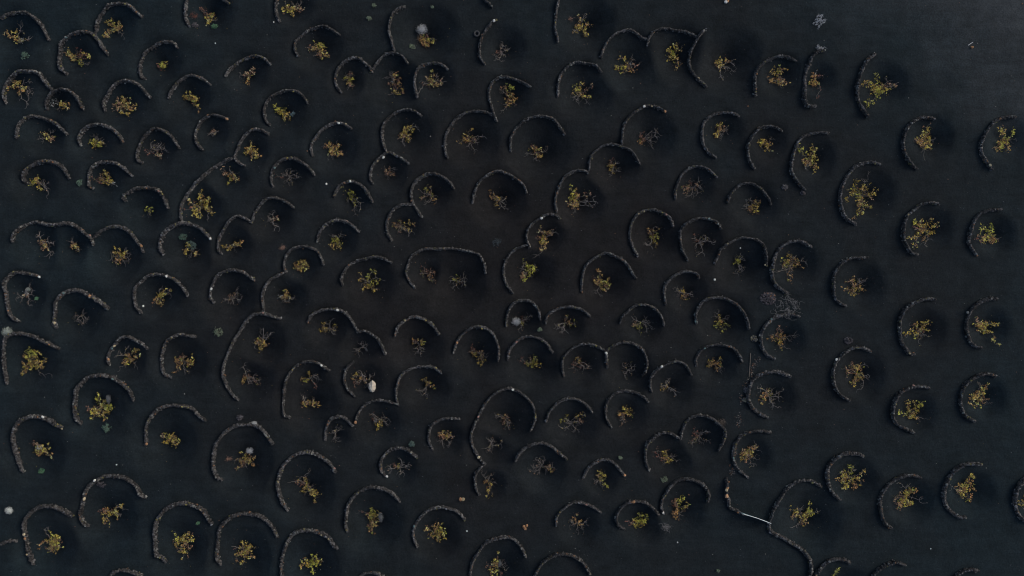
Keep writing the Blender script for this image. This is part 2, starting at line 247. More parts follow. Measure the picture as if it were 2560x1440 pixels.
W 9|809 1102,811 1080,820 1055,835 1045,852 1042,865 1050,880 1065|small
V thin leafless|838 1085|833 1075 b,851 1072 b,845 1104 b,839 1092 b,829 1079 b
W 7|887 1057,892 1040,902 1022,917 1009,942 1002,967 1005,990 1010|thin|887 1056 O
V two-part grey twiggy|950 1050|930 1045 r,938 1050 w,945 1063 y,945 1074 y,965 1043 b,968 1062 b,932 1034 b,974 1048 b
W 8|994 1013,990 995,990 975,995 955,1002 940,1017 927,1040 919,1065 917,1085 920,1101 932|hooked|1090 920 y
V thin grey S-shaped|1065 963|1062 950 y,1070 963 b,1083 967 o,1058 977 b,1056 989 b,1048 975 b,1064 947 y
W 9|884 991,872 980,860 960,859 940,865 922,881 905|short open
V brown vine beside a cream ball|908 948|880 945 y,890 955 r,887 960 r,902 948 o,912 938 b,929 940 b,918 962 b,905 930 b,914 950 p
W 8|720 1047,707 1037,704 1015,706 990,712 960,722 935,737 917,757 906,780 905,800 912,821 927|tall thin|730 925 y,803 914 W
V faint yellow-tipped|776 945|767 931 y,756 947 y,765 954 g,790 937 b,791 962 r,798 946 b
V two-clump mustard|775 1005|752 1008 r,763 1011 y,773 1005 y,758 994 b,790 1010 o,796 1015 o,785 1000 b
W 8|767 806,775 790,790 780,815 774,842 774,862 782,875 797,885 815,892 827|arched|843 775 W
V sparse twiggy ring-shaped|823 817|804 821 y,808 810 y,841 813 y,836 826 b,831 833 b,826 804 b,814 826 b
W 9|892 830,910 828,930 837,945 850,955 868,962 884|quarter-circle
V tiny leafless grey|903 869|890 879 b,911 864 b,917 871 b,898 881 b,900 858 b
W 8|986 840,992 820,1007 805,1025 795,1042 792,1062 800,1080 812,1096 836|pointed|1012 802 c,1064 801 y
V orange-and-bare|1045 860|1030 858 o,1036 852 r,1053 847 y,1063 862 g,1045 879 b,1051 887 b,1038 872 b,1050 868 b
W 8|1134 881,1140 860,1152 840,1170 825,1192 817,1215 822,1232 835,1242 855,1247 875,1245 902|horseshoe-shaped|1142 858 O,1205 822 y
V brown vine with a dangling tail|1192 880|1183 869 r,1174 878 r,1186 889 y,1203 879 p,1210 890 b,1208 898 y,1192 912 y,1206 913 y,1180 882 o
W 8|1265 815,1267 792,1275 770,1285 758,1300 752,1320 751,1335 760,1346 775,1351 799|small horseshoe-shaped
V twiggy vine beside pale wool|1304 800|1305 794 r,1320 791 b,1326 786 b,1302 811 g,1297 824 b,1310 803 b
W 8|1365 807,1367 792,1380 780,1400 771,1422 767,1445 771,1460 777,1475 790|flat arched
V faint forked green-tipped|1412 810|1419 796 o,1425 802 o,1436 808 g,1397 815 b,1412 826 b,1403 821 b,1390 813 b
W 8|1270 900,1272 880,1280 867,1290 855,1307 845,1327 842,1350 847,1367 860,1381 881|arched|1291 855 P
V small lime-spotted|1332 905|1340 892 g,1325 900 p,1319 911 g,1327 918 g,1345 910 g,1354 914 y,1332 906 o,1305 895 r
W 8|1410 941,1406 920,1407 900,1417 885,1435 870,1457 861,1480 862,1500 870,1515 880,1517 895,1519 918|left half of twin-arched|1491 865 y,1516 883 W
V small rusty twiggy|1448 909|1442 896 y,1450 904 o,1430 921 r,1431 908 r,1459 915 r,1475 922 b,1464 923 b
W 8|1520 875,1535 865,1552 858,1570 857,1590 862,1607 875,1617 895,1620 915,1616 932,1609 941|right half of twin-arched
V bare T-shaped|1571 925|1557 914 b,1586 915 b,1567 931 b,1563 942 b,1575 926 b
W 8|1631 981,1627 965,1629 945,1640 930,1657 917,1680 906,1700 905,1717 915,1730 937|rounded|1656 917 W
V dark leafless|1669 965|1654 966 b,1672 949 b,1680 975 b,1689 984 b,1663 957 b,1658 972 y
W 8|1551 807,1557 792,1570 780,1587 765,1607 761,1627 766,1642 775,1655 792,1661 815|arched
V two-part dark leafless|1602 806|1582 812 p,1585 799 b,1592 820 g,1597 829 g,1620 804 b,1627 820 b,1618 826 b
W 8|1743 809,1740 787,1750 767,1762 752,1782 745,1805 744,1825 750,1845 762,1862 782,1872 805,1875 823|large arched|1740 804 t
V thin vine with lime tips|1801 801|1789 789 b,1795 797 y,1822 797 b,1809 823 g,1789 818 g,1819 816 g,1800 805 o,1789 780 b
W 8|1744 915,1742 897,1752 880,1767 867,1792 862,1812 864,1832 870,1847 885,1857 903|arched|1823 867 o,1763 871 t,1855 900 w
V round bronze|1784 911|1767 905 y,1780 900 o,1800 897 y,1804 910 o,1791 926 o,1775 916 o,1802 921 b,1786 910 o
W 8|1530 1070,1517 1047,1515 1020,1522 1000,1535 987,1555 979,1577 980,1597 985,1612 995,1621 1006|C-shaped
V dark olive mushroom-shaped|1560 1030|1543 1030 o,1549 1040 r,1560 1019 y,1576 1021 y,1580 1035 o,1563 1057 b,1555 1060 p,1565 1030 y
W 8|1366 1053,1372 1035,1385 1017,1405 1002,1425 997,1447 1001,1465 1012,1481 1031|thin arched
V wide double-clump leafless|1428 1056|1398 1052 g,1411 1045 b,1402 1068 b,1422 1060 b,1440 1071 b,1448 1056 b,1462 1039 y,1458 1060 p,1444 1076 b
W 8|1327 1078,1335 1060,1339 1042,1334 1020,1322 1000,1302 983,1280 973,1258 974,1238 984,1222 998,1207 1020,1195 1045,1182 1072,1177 1100,1184 1125,1197 1147,1211 1163|largest looping|1339 1044 y,1195 1043 P,1282 975 W
V drooping brown-red|1264 1049|1238 1038 b,1258 1045 r,1268 1039 p,1277 1055 b,1271 1074 b,1262 1060 p,1255 1040 o
V small dark leafless|1228 1110|1214 1120 b,1224 1100 b,1236 1101 b,1220 1126 b,1250 1110 b,1233 1117 b
W 8|1211 1163,1197 1175,1187 1192,1189 1220,1197 1239|short|1196 1146 C
V spindly orange-and-yellow|1223 1206|1207 1186 b,1213 1201 o,1225 1189 b,1241 1209 b,1228 1214 y,1219 1241 y
W 9|1289 1153,1297 1137,1312 1122,1335 1111,1357 1109,1377 1116,1392 1129,1407 1140,1417 1149|low arched
V round leafless grey|1355 1164|1333 1171 b,1339 1150 b,1360 1149 b,1376 1160 p,1386 1168 b,1379 1180 o,1350 1185 b,1331 1178 b,1366 1172 b,1349 1158 b,1340 1165 b
W 9|1460 1195,1467 1177,1485 1160,1505 1151,1525 1152,1542 1165,1552 1177,1562 1190|small arched|1562 1189 O
V small narrow yellow-brown|1499 1192|1500 1177 y,1497 1187 p,1510 1184 y,1486 1203 b,1500 1211 b,1515 1209 g,1509 1199 b,1498 1195 y
W 8|1391 1315,1392 1297,1402 1280,1420 1265,1440 1256,1465 1261,1485 1270,1502 1282|pink-specked|1400 1282 y,1466 1262 P
V brown ring-shaped leafless|1442 1305|1437 1293 o,1427 1301 b,1452 1305 o,1467 1301 b,1440 1324 b,1455 1319 b,1426 1311 b
W 9|1562 1326,1547 1315,1541 1295,1550 1275,1565 1260,1587 1254,1610 1257,1627 1267,1637 1277,1649 1291|rounded|1584 1254 O
V lime-dotted round|1597 1302|1584 1305 y,1601 1289 g,1616 1295 g,1611 1305 g,1595 1315 g,1604 1314 y,1565 1299 r,1590 1298 g,1600 1303 g
W 10|1661 1286,1655 1272,1656 1252,1665 1235,1677 1217,1697 1202,1722 1199,1745 1205,1762 1217,1772 1235,1771 1255|tall|1660 1285 W
V tan vine with green top|1694 1266|1688 1245 p,1698 1244 g,1708 1242 g,1722 1263 y,1678 1260 r,1691 1260 p,1682 1286 o,1691 1292 o,1709 1290 b,1695 1276 o
W 9|1624 1176,1617 1160,1614 1137,1617 1115,1630 1100,1647 1087,1665 1082,1682 1086,1702 1099|pale-sided
V red-and-yellow two-clump|1665 1141|1638 1128 r,1645 1135 r,1665 1127 y,1661 1146 o,1680 1140 b,1691 1155 b,1673 1156 y,1653 1150 b
W 8|1702 1099,1707 1077,1717 1055,1735 1042,1755 1040,1777 1045,1795 1057,1812 1075,1814 1092,1808 1110,1799 1127|tapering
V dim reddish-brown leafless|1749 1088|1733 1080 r,1734 1099 p,1727 1111 b,1753 1084 b,1772 1080 b,1770 1101 b,1745 1100 b,1740 1085 r
W 9|1872 1195,1850 1177,1837 1157,1834 1132,1842 1107,1857 1090,1880 1080,1905 1078,1928 1082|C-shaped|1835 1146 t,1869 1194 w
V dense orange-pink spiky|1870 1133|1860 1120 p,1874 1117 o,1887 1118 o,1854 1131 o,1868 1129 o,1880 1134 o,1878 1164 b,1898 1126 b,1860 1148 p,1891 1150 b,1850 1145 y,1892 1112 b
W 11|1920 1045,1892 1030,1875 1007,1872 985,1880 957,1897 940,1920 932,1945 930,1976 941|wide
V thin tangled brown|1922 991|1893 971 b,1902 992 o,1908 1001 o,1924 985 p,1931 976 b,1958 975 b,1954 991 b,1941 1000 b,1944 1020 b,1930 1006 b,1915 980 p
W 10|2000 791,1975 787,1950 790,1930 800,1912 820,1903 840,1906 865,1918 886,1939 898|rubble-topped|1931 798 t,1899 838 w
V rusty-orange twiggy|1950 846|1925 843 o,1929 836 p,1945 820 p,1950 833 o,1957 840 o,1948 866 y,1955 862 o,1970 846 b,1984 838 b,1971 872 b,1948 850 o
W 9|2180 879,2160 871,2140 870,2117 880,2097 900,2086 922,2084 947,2090 970,2105 990,2126 1002|C-shaped|2093 899 W
V golden-and-pink tall|2138 934|2110 920 p,2125 911 p,2142 911 y,2161 910 b,2155 930 o,2146 935 g,2152 947 y,2169 935 b,2115 946 p,2132 960 y,2152 973 b,2143 950 o,2150 920 o
W 10|2342 749,2320 747,2297 754,2275 765,2260 780,2252 800,2251 825,2255 850,2265 870,2277 885,2287 885|C-shaped|2282 758 G,2268 767 w,2248 819 w,2275 884 c
V airy yellow radiating|2293 826|2284 808 y,2274 815 r,2303 807 y,2326 800 y,2316 822 y,2300 822 p,2267 843 y,2284 838 y,2297 851 b,2323 843 b,2306 831 b
W 10|2497 747,2477 747,2455 755,2437 767,2425 785,2419 807,2420 830,2427 850,2440 865,2458 870|C-shaped|2420 781 G
V yellow vine with one dangling shoot|2455 818|2440 795 p,2436 809 y,2434 815 o,2460 803 y,2461 820 g,2482 808 b,2492 811 y,2470 828 y,2485 858 y,2461 827 y,2447 818 o
W 10|2324 970,2302 967,2277 970,2257 980,2242 995,2234 1020,2234 1045,2247 1062,2270 1075,2289 1083|C-shaped|2285 964 P
V yellow-green cross-shaped|2275 1028|2277 998 y,2284 1008 y,2302 1002 g,2248 1028 g,2268 1019 p,2276 1030 y,2294 1026 y,2277 1047 y,2291 1043 y,2308 1046 b,2284 1036 o
W 10|2492 941,2470 935,2447 940,2427 952,2412 970,2404 992,2405 1015,2412 1035,2425 1047,2440 1054|C-shaped
V dense tan-orange|2446 990|2452 963 b,2463 970 y,2469 967 o,2429 985 y,2440 985 o,2456 990 o,2424 1006 o,2441 1011 y,2435 999 y,2471 1012 b,2460 1000 p,2448 1000 o
W 11|2160 1140,2140 1135,2117 1135,2097 1142,2080 1157,2070 1177,2071 1200,2077 1222,2090 1240,2103 1252|C-shaped|2097 1140 G
V golden antler-like|2120 1194|2110 1174 g,2102 1184 p,2116 1180 y,2131 1167 g,2141 1174 b,2136 1192 y,2160 1182 y,2151 1203 y,2089 1193 o,2110 1205 y,2104 1223 y,2134 1223 o,2125 1205 o
W 9|2056 1219,2037 1207,2017 1202,1992 1207,1972 1220,1957 1240,1942 1262,1930 1287,1925 1310|long hooked|1921 1308 w
V yellow zigzag|2005 1288|2023 1256 g,2051 1276 b,2030 1270 g,2034 1287 g,2008 1262 b,2020 1290 y,1976 1270 y,1990 1287 y,1978 1296 p,2006 1302 y,2009 1317 y,1988 1316 b,2018 1280 y
X 11|1924 1312,1926 1326,1935 1335,1957 1345,1980 1360,2002 1372,2020 1390,2029 1412,2027 1437,2021 1452|dark boundary wall of stones curving down from the gate to bottom edge
W 10|2304 1195,2282 1190,2260 1192,2237 1202,2217 1220,2206 1240,2202 1265,2207 1292,2217 1312,2231 1322|C-shaped
V olive-and-pink diagonal|2262 1243|2247 1207 b,2268 1210 b,2263 1231 y,2281 1226 g,2293 1228 o,2266 1240 y,2240 1250 r,2234 1248 p,2245 1262 p,2255 1261 g,2269 1266 y,2271 1254 y,2304 1257 b,2245 1273 o
W 11|2455 1162,2435 1161,2415 1162,2395 1172,2377 1190,2367 1212,2362 1237,2367 1262,2382 1282,2402 1295,2417 1294|C-shaped|2367 1211 G,2396 1287 w
V tan-yellow spiky|2410 1224|2375 1210 b,2395 1210 o,2411 1207 y,2420 1195 o,2427 1190 y,2405 1220 o,2414 1225 y,2436 1225 o,2404 1242 y,2426 1252 o,2390 1222 p
W 12|2574 1192,2558 1204,2545 1222,2539 1248,2544 1275,2555 1295,2572 1308|C-shaped
V cut-off yellow-tipped|2572 1254|2547 1252 y,2560 1262 b,2566 1240 y
W 11|2127 1410,2115 1402,2092 1400,2072 1405,2055 1420,2042 1437,2034 1452|rugged|2074 1404 G
V lone green-stemmed|2095 1458|2092 1423 g,2110 1450 b
W 9|2265 1414,2240 1407,2215 1415,2197 1427,2185 1440,2178 1454|longer cut-off
W 9|2449 1429,2425 1426,2407 1432,2395 1440,2386 1452|shorter cut-off
W 9|1315 1395,1305 1372,1292 1357,1277 1347,1258 1345,1232 1351,1212 1362,1197 1382,1182 1405,1176 1430,1175 1452|wide arched
V yellow-brown vine with grey wool in it|1244 1415|1243 1392 y,1234 1402 o,1216 1419 r,1230 1430 y,1228 1440 y,1263 1409 b,1266 1426 b,1250 1440 r,1237 1410 o
W 9|1475 1437,1465 1417,1452 1402,1427 1390,1400 1386,1375 1395,1355 1410,1340 1435,1334 1452|
W 9|892 1448,910 1437,928 1433,945 1436,966 1446|
W 12|842 1372,830 1362,822 1347,802 1335,780 1327,755 1327,732 1337,717 1357,707 1382,701 1405,701 1437,704 1452|large|727 1336 w,803 1338 c,821 1348 c
V bright yellow-green two-clump|780 1406|765 1396 y,757 1409 y,752 1422 o,794 1388 g,802 1399 y,809 1406 b,784 1405 g,790 1426 g,769 1415 y,778 1412 g,797 1408 g
X 10|1817 1199,1819 1218,1817 1238,1823 1252,1827 1271,1842 1277,1852 1283|broken L-shaped stone wall with large orange stones beside the corrugated gate|1819 1220 O,1816 1225 C,1817 1240 U,1823 1205 o,1845 1282 o
X 9|-12 1368,4 1359,18 1354,33 1356|dark wall stub poking in at left edge below the white shrub'''
PROPS = '''green 62 140 11|green_shrub|small teal-green shrub below the wiry orange vine in the top left|1
green 536 66 7|green_shrub|tiny bright green shrub at the foot of a brown vine, top edge|2
green 199 457 8|green_shrub|compact teal-green shrub left of the star-shaped golden vine|1
green 458 592 10|green_shrub|upper of two teal-green shrubs inside the rounded left wall|1
green 480 611 14|green_shrub|larger grey-teal shrub overlapping a thin vine, lower of two|3
green 545 831 13|green_shrub|pale grey-green shrub alone on open ash, left of centre|4
green 268 1070 13|green_shrub|light green shrub below the yellow ring-shaped vine, lower left|1
green 104 1178 7|green_shrub|narrow green seedling below the yellow vine with woolly centre, left|2
green 91 746 4|green_shrub|tiny vivid green seedling beside the grey-tufted vine at far left|2
green 495 1308 4|green_shrub|tiny green seedling inside a large thick wall near the bottom left|2
green 733 285 7|green_shrub|small bluish shrub touching the olive-yellow slanting vine|5
green 1030 1110 8|green_shrub|pale teal shrub just above a small curved wall, lower centre|3
green 1030 117 8|green_shrub|pale green shrub lower left of the wool-topped orange vine, top|4
green 935 13 5|green_shrub|pale green weed close to the top edge, left of centre|4
green 922 45 5|green_shrub|pale yellowish weed below another weed near the top edge|4
green 1661 1199 8|green_shrub|small green-grey shrub above a tall wall, lower right|4
green 1349 824 5|green_shrub|tiny pale spidery weed between two small walls, right of centre|4
green 1551 1144 4|green_shrub|tiny cross-shaped grey weed right of centre, lower half|4
green 1795 1427 4|green_shrub|tiny dim green weed near the bottom edge, right of centre|4
green 1081 17 3|green_shrub|tiny yellow-green weed above the wool-topped vine at top edge|4
wool 1055 74 11|woolly_shrub|tuft of pale grey wool-like dead shrub on an orange vine, top|0
wool 930 967 12|woolly_shrub|big cream oval ball-shaped dry shrub beside a brown vine, centre|1
wool 1291 804 9|woolly_shrub|round pale grey woolly shrub beside a twiggy vine, centre|0
wool 15 829 10|woolly_shrub|pale grey-green woolly shrub on top of a wall at left edge|2
wool 19 1278 8|woolly_shrub|round white shrub alone on dark ash at bottom left edge|3
wool 98 1118 6|woolly_shrub|grey woolly ball in the middle of a yellow vine, lower left|0
wool 624 1127 7|woolly_shrub|grey-white woolly ball on the tan vine, lower left of centre|0
wool 271 997 7|woolly_shrub|blue-grey woolly tuft on the yellow ring-shaped vine, left|4
wool 952 1293 8|woolly_shrub|narrow grey woolly tuft on the right flank of a golden vine|4
wool 938 1051 5|woolly_shrub|small grey woolly ball on a two-part twiggy vine, lower centre|4
wool 1249 1408 6|woolly_shrub|grey woolly tuft inside the vine at bottom edge centre|4
wool 636 1058 5|woolly_shrub|small pale tuft on top of a wall, lower left of centre|0
wool 67 723 5|woolly_shrub|small teal-grey woolly tuft on the small grey vine, far left|2
bush 2045 53 16|dead_branches|tangle of white-grey dead branches on open ash, top right|0
bush 2050 121 9|dead_branches|pale dead branches lying on a wall's top end, top right|0
bush 1663 1318 12|dead_branches|small grey dead bush below two walls, bottom right of centre|1
bush 1966 766 30|dead_branches|large grey heap of dead branches between two right-hand walls|1
pile 1921 746 20|stone_pile|wide spread of dark purplish clods with orange bits, left of grey dead branches|0
bush 1806 1056 11|dead_branches|brownish dry brush on the outer side of a tapering wall|3
bush 486 38 9|dead_branches|reddish dry brush inside a short wall at the top left|4
bush 1427 47 5|dead_branches|small pinkish dry flower head left of a bright yellow vine, top|5
bush 706 618 5|dead_branches|small tan dry tuft above a hooked wall, centre left|5
bush 570 1147 6|dead_branches|small pinkish dry sprig left of the tan wool-topped vine|5
bush 1243 605 11|dead_branches|faint bluish dry sprigs on open ash near the centre|6
pile 2122 851 11|stone_pile|small heap of dark purplish stones above a right-hand C-shaped wall|0
pile 1962 468 8|stone_pile|small stone heap with one tan stone, right of centre upper|1
pile 599 1044 8|stone_pile|small heap of grey stones above a wool-topped wall, lower left|0
pile 1886 847 9|stone_pile|heap of yellowish lichened stones against a rubble-topped wall|2
pile 252 1211 11|stone_pile|spread of dark rubble inside a thick wall, bottom left|0
pile 488 62 8|stone_pile|dark stones below reddish brush at the top left|0
pile 1868 975 9|stone_pile|loose rubble left of the wide wall, right of centre|1
pile 1862 1000 6|stone_pile|few orange stones left of the wide wall, right of centre|2
pile 2008 482 6|stone_pile|dark crumbs of rubble at the foot of a long C-shaped wall|0
stone 1151 1248 5 O|loose_stone|left of two touching tan stones on open ash, lower centre|
stone 1158 1248 5 c|loose_stone|right of two touching tan stones on open ash, lower centre|
stone 1310 1316 4 O|loose_stone|left of three tan stones in a triangle, bottom centre|
stone 1317 1314 4 O|loose_stone|right of three tan stones in a triangle, bottom centre|
stone 1313 1322 4 O|loose_stone|lowest of three tan stones in a triangle, bottom centre|
stone 1814 5 5 W|loose_stone|white stone at the top edge, right of centre|
stone 1819 3 4 O|loose_stone|brown stone touching the white stone at the top edge|
stone 2430 118 4 O|loose_stone|tan stone beside the white stick, top right|
stone 538 108 2 W|loose_stone|small white stone below a short wall at the top left|
stone 358 765 3 W|loose_stone|small white stone right of the tall rounded wall's foot, left|
stone 291 1162 2 W|loose_stone|small white stone on open ash above a thick wall, lower left|
stone 816 460 3 W|loose_stone|small pale stone left of the low arched wall, centre left|
stone 1787 699 3 W|loose_stone|small white stone between two slim walls, right of centre|
stone 1694 1356 2 W|loose_stone|small white stone on bare ash near the bottom, right of centre|
stone 2327 1372 2 W|loose_stone|small white stone on bare ash near the bottom right corner|
stone 1167 1328 2 W|loose_stone|small pale stone right of the arched wall, bottom centre|
stone 684 55 2 W|loose_stone|small pale stone below the short wall, top left of centre|
stone 1722 1237 2 o|loose_stone|tiny orange stone inside the tall wall, lower right|
stone 1851 620 2 W|loose_stone|tiny white stone inside the wide arched wall, right of centre|
stone 1870 265 2 o|loose_stone|tiny pale stone below the backward-C wall, upper right|'''

def pts(s):
    return np.array([[float(a) for a in p.split()] for p in s.split(',')])

cells = []            # dict(w, pts, adj, caps, vines, label)
for line in DATA.strip().splitlines():
    t, rest = line[0], line[2:].split('|')
    if t == 'V':
        arms = []
        for a in rest[2].split(','):
            x, y, c = a.split()
            arms.append((float(x), float(y), c))
        ox, oy = map(float, rest[1].split())
        cells[-1]['vines'].append(dict(look=rest[0], o=(ox, oy), arms=arms))
    else:
        caps = []
        if len(rest) > 3 and rest[3].strip():
            for a in rest[3].split(','):
                x, y, c = a.split(); caps.append((float(x), float(y), c))
        cells.append(dict(w=float(rest[0]), pts=pts(rest[1]), adj=rest[2] if len(rest) > 2 else '', caps=caps,
                          vines=[], free=(t == 'X')))

def w0(px, py, z=0.0):
    """photograph pixel -> world x, y of a point that stands at height z"""
    k = (H - z) / H
    return (px - 1280) * S * k, (720 - py) * S * k

def spline(P, step):
    """Catmull-Rom through P (n,2), resampled at even step; returns points and tangents"""
    Q = np.vstack([2*P[0]-P[1], P, 2*P[-1]-P[-2]])
    out = []
    for i in range(1, len(Q)-2):
        t = np.linspace(0, 1, 16, endpoint=False)[:, None]
        a, b, c, d = Q[i-1], Q[i], Q[i+1], Q[i+2]
        out.append(.5*((2*b)+(-a+c)*t+(2*a-5*b+4*c-d)*t*t+(-a+3*b-3*c+d)*t**3))
    out = np.vstack(out+[P[-1:]])
    L = np.r_[0, np.cumsum(np.linalg.norm(np.diff(out, axis=0), axis=1))]
    n = max(3, int(L[-1]/step))
    s = np.linspace(0, L[-1], n)
    R = np.c_[np.interp(s, L, out[:, 0]), np.interp(s, L, out[:, 1])]
    T = np.gradient(R, axis=0); T /= np.linalg.norm(T, axis=1)[:, None]+1e-9
    return R, T, s, L[-1]

# ------------------------------------------------------------------ the ash and its pits
pits = []             # x, y, radius, depth
for c in cells:
    W = c['pts']
    ds, cs = [], []
    for v in c['vines']:
        cx, cy = v['o']
        Wd, _, _, _ = spline(W, 6)
        d = np.sort(np.hypot(Wd[:, 0]-cx, Wd[:, 1]-cy))
        k = max(3, int(len(d)*0.75/len(c['vines'])))
        r = float(np.mean(d[:k]))*1.0
        # the pit is centred a little towards the open side of its wall
        m = Wd[np.argsort(np.hypot(Wd[:, 0]-cx, Wd[:, 1]-cy))[:k]].mean(0)
        ax, ay = cx-m[0], cy-m[1]
        R = min(max(r*1.18+10, 50), 100)*S
        D = 0.46*R
        X, Y = w0(cx+ax*.06, cy+ay*.06, -D)
        pits.append((X, Y, R, D)); v['pit'] = (X, Y, R, D)

PX = np.array(pits)

def vnoise(x, y, seed):
    """smooth value noise, vectorised"""
    xi, yi = np.floor(x).astype(np.int64), np.floor(y).astype(np.int64)
    fx, fy = x-xi, y-yi
    fx, fy = fx*fx*(3-2*fx), fy*fy*(3-2*fy)
    def h(a, b):
        n = (a*374761393+b*668265263+seed*69069) & 0xffffffff
        n = ((n ^ (n >> 13))*1274126177) & 0xffffffff
        return ((n ^ (n >> 16)) & 0xffff)/65535.0
    return (h(xi, yi)*(1-fx)+h(xi+1, yi)*fx)*(1-fy)+(h(xi, yi+1)*(1-fx)+h(xi+1, yi+1)*fx)*fy

def ground(x, y):
    x = np.asarray(x, float); y = np.asarray(y, float)
    wob = 1 + .10*(vnoise(x*.45, y*.45, 3)-.5)
    z = np.zeros_like(x)
    for (a, b, R, D) in pits:
        m = (np.abs(x-a) < R*1.25) & (np.abs(y-b) < R*1.25)
        if not m.any():
            continue
        t = np.clip(1-np.hypot(x[m]-a, y[m]-b)/(R*wob[m]), 0, 1)
        f = -D*np.where(t < .92, t**1.55, .92**1.55+1.55*.92**.55*(t-.92)-(1.55*.92**.55)/.16*(t-.92)**2)
        # soft union of neighbouring pits
        z0 = z[m]; k = .25
        h = np.clip(.5+.5*(z0-f)/k, 0, 1)
        z[m] = np.where((f < -1e-4), z0*(1-h)+f*h-k*h*(1-h)*np.clip(-f*4, 0, 1)*np.clip(-z0*4, 0, 1), z0)
    z += .10*(vnoise(x*.12, y*.12, 11)-.5)+.035*(vnoise(x*.9, y*.9, 12)-.5)+.012*(vnoise(x*3.1, y*3.1, 13)-.5)
    return z

def gz(x, y):
    return float(ground(np.array([x]), np.array([y]))[0])

def place(px, py, dz=0.0):
    """pixel -> ground point below it (plus dz)"""
    x, y = w0(px, py)
    for _ in range(3):
        z = gz(x, y)
        x, y = w0(px, py, z+dz)
    return x, y, gz(x, y)

# ------------------------------------------------------------------ materials
def mat(name):
    m = bpy.data.materials.new(name); m.use_nodes = True
    nt = m.node_tree
    b = nt.nodes["Principled BSDF"]
    return m, nt, b

def N(nt, typ, **kw):
    n = nt.nodes.new(typ)
    for k, v in kw.items():
        setattr(n, k, v)
    return n

